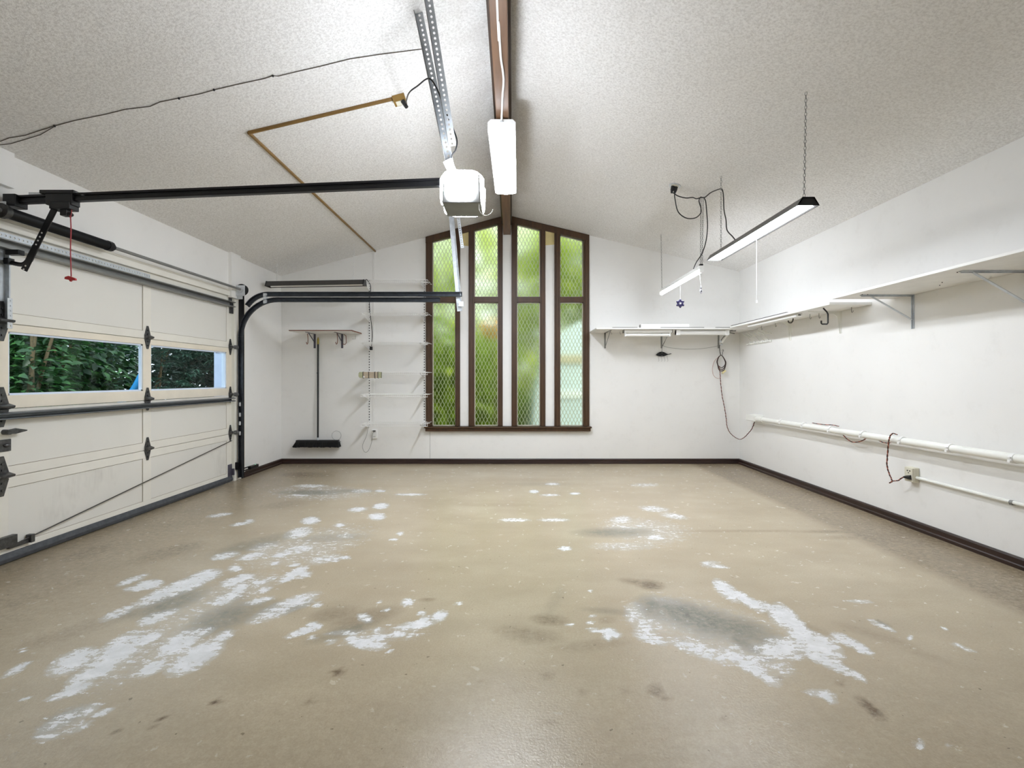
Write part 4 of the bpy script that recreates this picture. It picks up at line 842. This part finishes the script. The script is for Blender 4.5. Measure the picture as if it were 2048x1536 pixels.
# ================================================================== RIGHT HALF OF THE BACK WALL
zsb = H + .598; YS0 = 6.0
bs = thing('wall_shelf', 'long white shelf along the back wall right of the window', 'shelf', (1.95, 6.25, zsb))
MB().box((1.005, YS0, zsb), (XR - .002, YB - .002, zsb + .018)).build('shelf_board', 'whitewood', bs, bevel=.002)
for a, b in ((1.20, 1.5), (1.78, 2.3), (2.44, 2.86)): MB().box((a, YS0 - .0015, zsb + .018), (b, YS0 + .02, zsb + .0235)).build('edge_strip', 'darkgrey', bs)
for i, px in enumerate((1210, 1323, 1437)):
    x = bx(px); m = MB().box((x - .010, YB - .004, zsb - .20), (x + .010, YB, zsb)).box((x - .010, YB - .40, zsb - .004), (x + .010, YB, zsb))
    m.bar((x, YB - .36, zsb - .003), (x, YB - .004, zsb - .19), (1, 0, 0), .008, .003); m.build('bracket', 'grey', bs)
for px, py in ((1222, 662), (1240, 664), (1274, 672), (1388, 667), (1420, 667)):
    q = at(px, py, 6.3); q.z = zsb; MB().curve([q, q - V((0, 0, .022)), q + V((.006, 0, -.032)), q + V((.016, 0, -.026))], .0022, 5).build('cup_hook', 'grey', bs)
# fixtures under and on the shelf
f1 = thing('fluorescent_fixture', 'two-bar white light fixture under the left half of the back shelf', 'light fixture', (1.64, 6.1, zsb - .08), 'spare white light fixtures on the shelves')
x0, x1, Yv = (1248 - VX) * 6.09 / F, (1343 - VX) * 6.09 / F, 6.09
MB().box((x0, Yv - .03, zsb - .036), (x1, Yv + .05, zsb - .001)).build('housing', 'white', f1, bevel=.003)
MB().tube([(x0 + .006, Yv, zsb - .062), (x1 - .012, Yv, zsb - .062)], .018, 12).build('tube', 'tubeoff', f1)
for x in (x0 - .004, x1): MB().box((x - .004, Yv - .031, zsb - .038), (x + .004, Yv + .051, zsb)).build('end_plate', 'grey', f1)
for x in (x0 + .006, x1 - .03): MB().box((x, Yv - .02, zsb - .082), (x + .016, Yv + .02, zsb - .034)).build('lamp_holder', 'white', f1, bevel=.003)
f2 = thing('fluorescent_fixture', 'rounded white light fixture under the middle of the back shelf', 'light fixture', (2.3, 6.1, zsb - .06), 'spare white light fixtures on the shelves')
x0, x1 = (1351 - VX) * 6.09 / F, (1457 - VX) * 6.09 / F
MB().tube([(x0, Yv, zsb - .034), (x1, Yv, zsb - .034)], .030, 16).build('diffuser', 'tubeoff', f2)
for x in (x0, x1 - .05): MB().box((x, Yv - .034, zsb - .066), (x + .05, Yv + .034, zsb - .001)).build('end_cap', 'white', f2, bevel=.006)
f3 = thing('fluorescent_fixture', 'white light fixture lying on top of the back shelf', 'light fixture', (1.84, 6.05, zsb + .018), 'spare white light fixtures on the shelves')
x0, x1 = (1281 - VX) * 6.07 / F, (1377 - VX) * 6.07 / F
MB().box((x0, 6.04, zsb + .0185), (x1, 6.11, zsb + .064)).build('housing', 'white', f3, bevel=.004)
MB().box((x0 - .008, 6.045, zsb + .028), (x0, 6.105, zsb + .06)).build('end_plate', 'grey', f3)
# fish key rack
fc = at(1325, 708, YB - .02)
fr_ = thing('fish_key_rack', 'black fish-shaped hook rack hanging on the back wall', 'hook rack', fc)
S1 = YB * 1.0 / F
def fp(px, py): q = at(px, py, YB - .02); return (q.x, q.y, q.z)
body = [(1312, 709.3), (1315, 706.6), (1319, 704.2), (1324, 703.0), (1329, 704.5), (1333, 706.8), (1336, 708), (1342, 706.8), (1343.5, 707.6), (1342, 708.4), (1337, 709.2), (1333, 710.6), (1329, 712.2), (1324, 712.8), (1318, 712.4), (1314, 711.2)]
MB().prism([fp(*b) for b in body], (0, .010, 0)).build('fish_body', 'black', fr_, bevel=.002)
for px in (1316, 1322, 1328, 1334): MB().curve([fp(px, 711.5), fp(px + 1, 716), fp(px + 2, 721), fp(px + .5, 723)], .0013, 5).build('wire_hook', 'greywire', fr_)
MB().tube([fp(1324, 692), fp(1324, 704)], .003, 5).build('hanger', 'grey', fr_)
for q in (705.5, 711.8): MB().ball(fp(1324, q), .006).build('screw', 'grey', fr_)
tag(MB().curve([at(1325, 691, YB - .01), at(1340, 695.5, YB - .02), at(1375, 698.3, YB - .03), at(1410, 696.5, YB - .02), at(1437, 691.5, YB - .01)], .0022, 5).build('slack_wire', 'greywire'), 'thin slack wire strung between two brackets of the back shelf', 'wire')
# jointed arm under the corner end of the shelf
ja = thing('clamp_arm', 'white jointed clamp arm under the corner end of the back shelf', 'clamp', at(1443, 688, 6.3))
MB().bar(at(1443, 686, 6.28), at(1459, 664, 6.2), (0, 1, 0), .014, .022).build('arm', 'pvc', ja, bevel=.003)
MB().bar(at(1441, 682, 6.28), at(1453, 666, 6.2), (0, 1, 0), .006, .008).build('rod', 'darkgrey', ja)
MB().tube([at(1456, 662, 6.2), at(1472, 661, 6.15)], .010, 8).tube([at(1458, 665, 6.2), at(1469, 667, 6.15)], .007, 8).build('clamp_bar', 'grey', ja)
MB().ball(at(1441, 683, 6.28), .017, 8, 6).ball(at(1443, 689, 6.28), .02, 8, 6, (1, 1, .5)).build('joint', 'zinc', ja)
# coil of cord on a hook
cl = thing('extension_cord', 'dark brown extension cord coiled on a hook, its end trailing down the corner', 'cord', at(1443, 745, 6.46))
for k, (w, b) in enumerate(((8.2, 739), (7.6, 735.5), (8.8, 742))):
    Y = 6.462 - .006 * k
    MB().curve([at(1442.5, 710, Y), at(1442.5 - w * .6, 714, Y), at(1442.5 - w, 723, Y), at(1442.5 - w * .8, 731, Y), at(1442.5 - w * .55, b - 3, Y), at(1442.5, b, Y), at(1442.5 + w * .7, b - 3, Y), at(1443 + w, 727, Y), at(1443 + w * .85, 721, Y), at(1443 + w * .3, 713, Y), at(1442.5, 710, Y)], .0048, 6).build('coil_turn', 'cordbrown', cl)
pts = spline([at(1438, 733, 6.45), at(1440, 745, 6.46), at(1441, 762, 6.46), at(1444, 790, 6.46), at(1449, 815, 6.46), at(1452.5, 838, 6.45), at(1454, 852, 6.44), at(1459, 864, 6.43), at(1468, 873, 6.40), at(1479, 878.5, 6.35), at(1488, 875, 6.25), at(1497, 866, 6.13), at(1504, 857, 6.05), at(1509, 844, 5.98)], 10)
def twist(pts, off, r, name, m, par, amp=.0035, per=5.0):
    mb = MB(); out = []
    for i, q in enumerate(pts): out.append(q + V((amp * math.cos(i / per * 2 * PI + off), amp * .6 * math.sin(i / per * 2 * PI + off), amp * .3 * math.sin(i / per * 2 * PI + off))))
    return mb.tube(out, r, 5).build(name, m, par)
twist(pts, 0, .0036, 'trailing_strand', 'cordbrown', cl); twist(pts, PI, .0024, 'trailing_strand', 'cordpink', cl)
MB().bar(at(1444, 746.5, 6.44), at(1451, 741, 6.44), (0, 1, 0), .03, .022).build('socket_end', 'plugtan', cl, bevel=.004)
tag(MB().tube([at(1441.5, 711, 6.46), at(1440, 704, 6.46), at(1438.5, 690, 6.47)], .0045, 6).curve([at(1445, 710, 6.46), at(1445.5, 704, 6.46), at(1447, 701, 6.46), at(1446, 699.5, 6.46), at(1444.3, 701, 6.46)], .003, 6).build('hanging_hook', 'darkgrey'), 'dark hook holding the coiled extension cord', 'hook')
tag(MB().curve([at(1436, 715, 6.48), at(1429, 722, 6.48), at(1425, 735, 6.48), at(1426, 748, 6.48), at(1431, 755, 6.48), at(1438, 757, 6.48)], .002, 5).build('electric_cord', 'cordpink'), 'thin pale cord looping left of the coiled extension cord', 'cord')

# ================================================================== RIGHT WALL
zsd = H + .610
ss1 = thing('wall_shelf', 'short white shelf on the right wall near the corner', 'shelf', (2.78, 5.0, zsd))
MB().box((2.60, 4.10, zsd), (XR - .002, 5.98, zsd + .02)).build('shelf_board', 'whitewood', ss1, bevel=.002)
MB().box((2.5985, 4.75, zsd + .0205), (2.62, 5.95, zsd + .026)).build('edge_strip', 'darkgrey', ss1)
for Y in (5.30, 4.49):
    m = MB().prism([(XR - .001, Y - .004, zsd - .20), (XR - .014, Y - .004, zsd - .20), (XR - .035, Y - .004, zsd - .05), (XR - .07, Y - .004, zsd - .024), (2.66, Y - .004, zsd - .008), (2.66, Y - .004, zsd), (XR - .001, Y - .004, zsd)], (0, .008, 0)).box((XR - .004, Y - .014, zsd - .20), (XR, Y + .014, zsd)).box((2.66, Y - .014, zsd - .003), (XR, Y + .014, zsd))
    m.build('bracket', 'pvc', ss1)
def cup(px, py, X, par, s=1.0, m='grey'):
    q = on_x(px, py, X); q.z = zsd; MB().curve([q, q - V((0, 0, .03 * s)), q + V((0, -.006 * s, -.042 * s)), q + V((0, -.018 * s, -.036 * s)), q + V((0, -.02 * s, -.028 * s))], .0026, 5).build('cup_hook', m, par)
for px, X in ((1523, 2.86), (1551, 2.84), (1620, 2.80), (1638, 2.85), (1703, 2.88)): cup(px, 640, X, ss1, 1.1)
q = on_x(1586, 640, 2.76); MB().curve([V((2.76, q.y, zsd)), V((2.76, q.y, zsd - .03)), V((2.745, q.y, zsd - .055)), V((2.72, q.y, zsd - .055)), V((2.712, q.y, zsd - .035))], .006, 6).build('hook', 'darkgrey', ss1)
Yh = 4.28
MB().tube([(x_, Yh, H + z_) for x_, z_ in ((2.660, .606), (2.690, .575), (2.700, .555), (2.700, .480), (2.692, .470), (2.650, .470), (2.643, .478), (2.643, .500))], .0065, 8).build('utility_hook', 'blackpl', ss1, label='large black square-bent utility hook')
f4 = thing('fluorescent_fixture', 'slim white light fixture under the edge of the short right shelf', 'light fixture', (2.67, 5.1, zsd - .03), 'spare white light fixtures on the shelves')
MB().box((2.64, 4.66, zsd - .028), (2.70, 5.62, zsd - .001)).build('housing', 'white', f4, bevel=.006)
MB().box((2.643, 4.652, zsd - .026), (2.697, 4.66, zsd - .004)).build('end_cap', 'white', f4, bevel=.003)
MB().box((2.658, 4.650, zsd - .019), (2.682, 4.6525, zsd - .010)).build('socket_slot', 'blackpl', f4)
# long near shelf
zsl = H + .620
ss2 = thing('wall_shelf', 'long white shelf on the right wall nearest the viewer', 'shelf', (2.71, 2.4, zsl))
MB().box((2.482, .9, zsl), (XR - .002, 3.884, zsl + .017)).build('shelf_board', 'whitewood', ss2, bevel=.002)
for Y in (3.68, 2.862, 1.9):
    m = MB().box((XR - .005, Y - .014, zsl - .25), (XR, Y + .014, zsl)).box((2.565, Y - .014, zsl - .005), (XR, Y + .014, zsl)).box((2.565, Y - .002, zsl - .014), (XR, Y + .002, zsl)).box((XR - .014, Y - .002, zsl - .25), (XR, Y + .002, zsl))
    m.bar((2.63, Y, zsl - .006), (XR - .006, Y, zsl - .185), (0, 1, 0), .020, .004); m.build('bracket', 'galv', ss2, bevel=.001)
m = MB()
for (x_, y_) in ((2.56, 3.66), (2.60, 3.66), (2.70, 3.67), (2.8, 3.70), (2.75, 3.2), (2.82, 3.3), (2.58, 2.9), (2.70, 2.6)): m.ball((x_, y_, zsl - .001), .004, 6, 4)
m.build('screw_head', 'darkgrey', ss2)
# peg rack on the right wall
pr = thing('peg_rack', 'white peg coat rack on the right wall in the corner', 'rack', (XR, 5.95, H + .44))
MB().box((XR - .012, 5.68, H + .425), (XR, 6.27, H + .445)).box((XR - .012, 5.68, H + .515), (XR, 6.27, H + .53)).build('back_rail', 'pvc', pr)
for k in range(6):
    Y = 5.74 + .10 * k
    MB().tube([(XR - .006, Y, H + .52), (XR - .075, Y + .012, H + .565)], .0065, 6).build('peg', 'pvc', pr)
    MB().curve([(XR - .008, Y - .02, H + .435), (XR - .035, Y - .02, H + .428), (XR - .045, Y - .02, H + .442)], .004, 6).ball((XR - .045, Y - .02, H + .444), .006, 6, 4).build('peg', 'pvc', pr)
    if k < 5: MB().tube([(XR - .01, Y, H + .445), (XR - .02, Y + .08, H + .515)], .004, 6).build('brace', 'pvc', pr)
# pipe run
zp = H - .455; XP = 2.872; rp_ = .026
pp = thing('pipe', 'thick white plastic pipe clipped along the right wall', 'pipe', (XP, 4, zp))
MB().tube([(XP, .6, zp + .014), (XP, 5.86, zp - .012)], rp_, 18).build('pipe_run', 'pvc', pp)
MB().tube([(XP, 5.72, zp - .012), (XP, 5.95, zp - .012)], .034, 16).box((XP - .036, 5.86, zp - .045), (XR, 6.08, zp + .03)).build('elbow_box', 'pvc', pp, bevel=.008)
for Y in (5.33, 4.92, 4.505, 4.09, 3.68, 3.276, 2.86, 2.45, 2.04):
    z = zp + .001
    MB().tube([(XP, Y - .012, z), (XP, Y + .012, z)], rp_ + .004, 16).box((XP, Y - .012, z - .018), (XR, Y + .012, z + .006)).box((XP - .036, Y - .009, z - .026), (XP - .016, Y + .009, z - .010)).box((XP - .036, Y - .009, z + .002), (XP - .020, Y + .009, z + .010)).build('clip', 'white', pp, bevel=.002)
# the cord woven round the pipe to the outlet box
cd = thing('extension_cord', 'red-brown twisted cord wound round the pipe and plugged in below', 'cord', (XP, 4.1, zp - .2))
def rc(seg, name):
    p_ = spline([on_x(x, y, X) for x, y, X in seg], 8)
    twist(p_, 0, .0036, name, 'cordbrown', cd, .003, 6); twist(p_, PI, .0030, name, 'cordpink', cd, .003, 6)
rc([(1625, 846, 2.91), (1645, 849, 2.915), (1665, 850, 2.915), (1677, 852.5, 2.90)], 'cord_loop')
rc([(1684, 866, 2.915), (1692, 876, 2.90), (1705, 884, 2.89), (1720, 883, 2.89), (1732, 877, 2.91)], 'cord_loop')
rc([(1757, 880, 2.91), (1764, 884, 2.90), (1775, 886, 2.90), (1787, 883, 2.91)], 'cord_loop')
rc([(1794, 869.5, 2.88), (1786, 867, 2.83), (1780, 873, 2.825), (1777, 888, 2.83), (1775, 910, 2.84), (1774, 930, 2.85), (1778, 946, 2.86), (1783, 958, 2.86), (1784, 963, 2.86), (1779, 966, 2.86), (1786, 962, 2.86), (1796, 961, 2.87), (1805, 955, 2.88), (1811, 954, 2.885)], 'cord_drop')
a = on_x(1808, 954, 2.885); b = on_x(1822, 955, 2.895); MB().tube([a, a.lerp(b, .5), b], [.008, .014, .017], 8).build('plug', 'blackpl', cd)
# surface outlet and thin conduit
oy0, oy1 = 3.62, 3.70; oz0, oz1 = H - .752, H - .645
oc = thing('wall_outlet', 'beige surface outlet box on the right wall below the pipe', 'outlet', (XR, 3.66, oz0))
MB().box((XR - .045, oy0, oz0), (XR, oy1, oz1)).build('box_body', 'ivory', oc, bevel=.006)
MB().box((XR - .050, oy0 + .003, oz0 + .003), (XR - .045, oy1 - .003, oz1 - .003)).build('face_plate', 'ivory', oc, bevel=.002)
for a, b, c_, d_ in ((.022, .032, .03, .022), (.044, .054, .03, .022), (.034, .044, .044, .038)): MB().box((XR - .0515, oy0 + a, oz1 - c_), (XR - .049, oy0 + b, oz1 - d_)).build('slot', 'blackpl', oc)
cv = thing('thin_conduit', 'thin white conduit running from the beige outlet box', 'conduit', (XR, 2.6, H - .73))
MB().tube([(XR - .02, .6, H - .745), (XR - .02, 3.62, H - .715)], .011, 12).build('conduit_run', 'pvc', cv)
for Y in (2.93, 1.9): MB().tube([(XR - .02, Y - .01, H - .724), (XR - .02, Y + .01, H - .724)], .0135, 12).box((XR - .03, Y - .008, H - .738), (XR, Y + .008, H - .728)).build('strap', 'grey', cv)

# ================================================================== OUTSIDE
gr = bpy.data.meshes.new('ground'); n = 24; X, Yg = np.meshgrid(np.linspace(-24, 16, n), np.linspace(-8, 26, n))
Z = -.16 + .05 * np.sin(X * 1.3) * np.cos(Yg * .9)
ins = (X > -3.9) & (X < 4) & (Yg < 7.5); Z[ins] = -.22
ii = (np.arange(n - 1)[:, None] * n + np.arange(n - 1)[None]).ravel()
gr.from_pydata(np.stack([X.ravel(), Yg.ravel(), Z.ravel()], 1).tolist(), [], np.stack([ii, ii + 1, ii + n + 1, ii + n], 1).tolist()); gr.materials.append(M['soil'])
go = bpy.data.objects.new('ground', gr); C.objects.link(go); go['kind'] = 'structure'; go['label'] = 'leafy ground outside the garage'
struct(MB().box((XL - 1.2, GY0 - .3, -.12), (XL + .02, GY1 + .3, -.004)), 'trim_10', 'grey', 'concrete apron outside the garage door')

def leaves(n, blobs, seed, L=.11, Wd=.05, droop=.35, rosette=0, out=1.0):
    r = np.random.RandomState(seed); bl = np.array(blobs, float); wts = bl[:, 3] ** 2; wts /= wts.sum()
    vs = []; fs = []
    cnt = n if not rosette else n // rosette
    idx = r.choice(len(bl), cnt, p=wts)
    d = r.normal(size=(cnt, 3)); d /= np.linalg.norm(d, axis=1)[:, None]
    rad = bl[idx, 3] * (.55 + .5 * r.rand(cnt) ** .5)
    P = bl[idx, :3] + d * rad[:, None] * np.array([1, 1, .9])
    for i in range(cnt):
        k = rosette or 1; base = r.rand() * 6.28
        for j in range(k):
            if rosette:
                a = base + 6.283 * j / k; ax = V((math.cos(a), math.sin(a), .25 - .5 * r.rand())); nn = V((0, 0, 1))
                o_ = V(d[i]); ax = (ax + o_ * .35).normalized()
            else:
                ax = V((d[i, 0] + r.normal() * .5, d[i, 1] + r.normal() * .5, d[i, 2] * .3 - droop * r.rand())).normalized(); nn = V((r.normal() * .4, r.normal() * .4, 1))
            sd = ax.cross(nn)
            if sd.length < 1e-3: sd = V((1, 0, 0))
            sd.normalize(); up = sd.cross(ax); l = L * (.7 + .6 * r.rand()); w = Wd * (.7 + .5 * r.rand()); p = V(P[i]); b = len(vs)
            for (f, g, hh) in ((0, 0, 0), (.3, -.5, .05), (.35, 0, -.02), (.3, .5, .05), (.7, -.36, .02), (.72, 0, -.04), (.7, .36, .02), (1, 0, -.14)):
                vs.append(tuple(p + ax * (l * f) + sd * (w * g) + up * (l * hh)))
            fs += [(b, b + 1, b + 2), (b, b + 2, b + 3), (b + 1, b + 4, b + 5, b + 2), (b + 2, b + 5, b + 6, b + 3), (b + 4, b + 7, b + 5), (b + 5, b + 7, b + 6)]
    m = MB(); m.v = vs; m.f = fs; m.sm = [True] * len(fs); return m
def shrub(name, x, y, h, r, mleaf, n, label, seed, cat='shrub', group=None, trunk=.03, **k):
    o = thing(name, label, cat, (x, y, -.16), group); rr = random.Random(seed); bl = []
    for i in range(9): bl.append((x + rr.uniform(-.6, .6) * r, y + rr.uniform(-.6, .6) * r, .35 * r + (h - .7 * r) * (i + .3) / 9, r * rr.uniform(.45, .7)))
    leaves(n, bl, seed, **k).build('foliage', mleaf, o)
    m = MB()
    for i in range(3):
        bx_ = x + rr.uniform(-.12, .12); by = y + rr.uniform(-.12, .12); t_ = V((x + rr.uniform(-.5, .5) * r, y + rr.uniform(-.5, .5) * r, h * .85))
        m.curve([(bx_, by, -.2), (bx_ + .05, by, h * .3), t_ * .5 + V((bx_, by, h * .6)) * .5, t_], [trunk * (1 - .75 * q / 18) for q in range(19)], 6)
    m.build('trunk', 'bark', o)
    return o
g1 = 'shrubs seen through the garage door windows'
shrub('broadleaf_shrub', -5.75, 5.9, 2.6, 1.0, 'leafA', 3200, 'broad-leaved green shrub outside the left garage window pane', 11, group=g1, L=.12, Wd=.065)
shrub('broadleaf_shrub', -6.6, 7.4, 3.0, 1.2, 'leafA', 4200, 'broad-leaved shrub in the middle of the nearer garage window', 12, group=g1, L=.13, Wd=.07)
shrub('rhododendron', -6.5, 9.0, 2.3, 1.15, 'leafB', 5200, 'narrow-leaved shrub at the right of the nearer garage window', 13, group=g1, L=.15, Wd=.035, rosette=8)
shrub('rhododendron', -6.3, 10.9, 3.0, 1.35, 'leafB', 6400, 'narrow-leaved shrub filling the farther garage window', 14, group=g1, L=.16, Wd=.036, rosette=8)
shrub('rhododendron', -7.6, 13.2, 3.2, 1.6, 'leafB', 5600, 'distant blue-green shrub behind the farther garage window', 15, group=g1, L=.18, Wd=.045, rosette=8)
for k, (x, y, lab) in enumerate(((-9.6, 6.4, 'behind the left end of the nearer garage window'), (-10.2, 9.6, 'behind the middle of the nearer garage window'), (-10.6, 13.0, 'behind the right end of the nearer garage window'), (-10.6, 17.4, 'behind the farther garage window'))):
    shrub('dense_tree', x, y, 3.6, 1.9, 'leafA' if k < 2 else 'leafB', 4200, 'dense dark green tree ' + lab, 30 + k, 'tree', 'dark trees behind the shrubs', L=.24, Wd=.13)
# corner post outside and a blue slide
ps = thing('porch_post', 'pale blue-white post outside the far end of the garage door', 'post', (-3.42, 5.86, -.12))
MB().box((-3.50, 5.86, -.12), (-3.40, 5.96, 3.0)).build('post', 'bluegrey', ps, bevel=.004); MB().box((-3.40, 5.84, -.12), (-3.36, 5.98, 3.0)).build('edge_trim', 'bluetrim', ps, bevel=.004)
MB().box((-3.475, 5.852, hz(706, 5.86)), (-3.428, 5.86, hz(697, 5.86))).build('lantern_shadow', 'darkgrey', ps)  # thin dark box standing in for a lantern's shadow on the post
sd_ = thing('plastic_slide', 'bright blue curved plastic play slide among the shrubs', 'slide', at(275, 783, 6.6))
a0, a1, a2, a3, a4 = [at(x, y, 6.2) for x, y in ((288, 740), (279, 757), (271, 772), (262, 784), (240, 796))]
sv = V((-.27, .40, 0))
for dy, nm in ((0, 'side_rail'), (1, 'side_rail')): MB().curve([q + sv * dy for q in (a0, a1, a2, a3, a4)], .035, 8).build(nm, 'slide', sd_)
m = MB(); P = spline([a0, a1, a2, a3, a4], 4)
for i in range(len(P) - 1): m.prism([P[i] + V((0, 0, -.05)), P[i + 1] + V((0, 0, -.05)), P[i + 1] + V((0, 0, -.035)), P[i] + V((0, 0, -.035))], sv)
m.build('slide_bed', 'slide', sd_)
for dy in (0, 1): q = a4 + sv * dy; MB().tube([V((q.x, q.y, -.16)), q], .03, 8).build('leg', 'slide', sd_)
# behind the gable window
g2 = 'garden plants blurred behind the gable window'
shrub('leafy_shrub', -1.75, 9.1, 2.3, 1.0, 'leafD', 2600, 'green shrub blurred behind the leftmost gable pane', 51, group=g2, L=.2, Wd=.11)
shrub('leafy_shrub', -.75, 9.6, 2.0, .8, 'leafD', 2300, 'green shrub blurred behind the second gable pane', 52, group=g2, L=.2, Wd=.11)
shrub('leafy_tree', -2.4, 12.0, 5.0, 1.7, 'leafC', 3400, 'bright green tree blurred behind the upper left gable panes', 53, 'tree', g2, L=.3, Wd=.17)
shrub('leafy_tree', .3, 12.2, 5.6, 1.7, 'leafC', 3600, 'bright green tree blurred behind the upper middle gable panes', 54, 'tree', g2, L=.3, Wd=.17)
shrub('leafy_tree', 2.6, 12.6, 4.6, 1.6, 'leafC', 3200, 'bright green tree blurred behind the upper right gable pane', 55, 'tree', g2, L=.3, Wd=.17)
bl_ = thing('flowering_bush', 'yellow-orange blossoms blurred behind the second gable pane', 'flowers', (-.42, 8.4, -.16), g2)
c = at(985, 655, 8.5); leaves(160, [(c.x, c.y, c.z, .16)], 77, L=.09, Wd=.07).build('blossom', 'blossom', bl_); MB().curve([(c.x, c.y, -.2), (c.x + .05, c.y, .8), (c.x, c.y, c.z)], .012).build('stem', 'bark', bl_)
shd = thing('garden_shed', 'pale bluish-white outbuilding blurred behind the right-hand gable panes', 'shed', (1.6, 9.0, -.16))
Yh = 8.3; x0 = .27
MB().prism([(x0, Yh, -.16), (3.2, Yh, -.16), (3.2, Yh, 2.0), (1.1, Yh, 2.05), (.62, Yh, 1.75), (x0 + .12, Yh, .9)], (0, 1.6, 0)).build('shed_wall', 'paleblue', shd, bevel=.02)
MB().box((.66, Yh - .02, 1.36), (3.2, Yh, 1.50)).build('beige_band', 'palebeige', shd); MB().box((.55, Yh - .02, .78), (3.2, Yh, .90)).build('white_band', 'palewhite', shd)
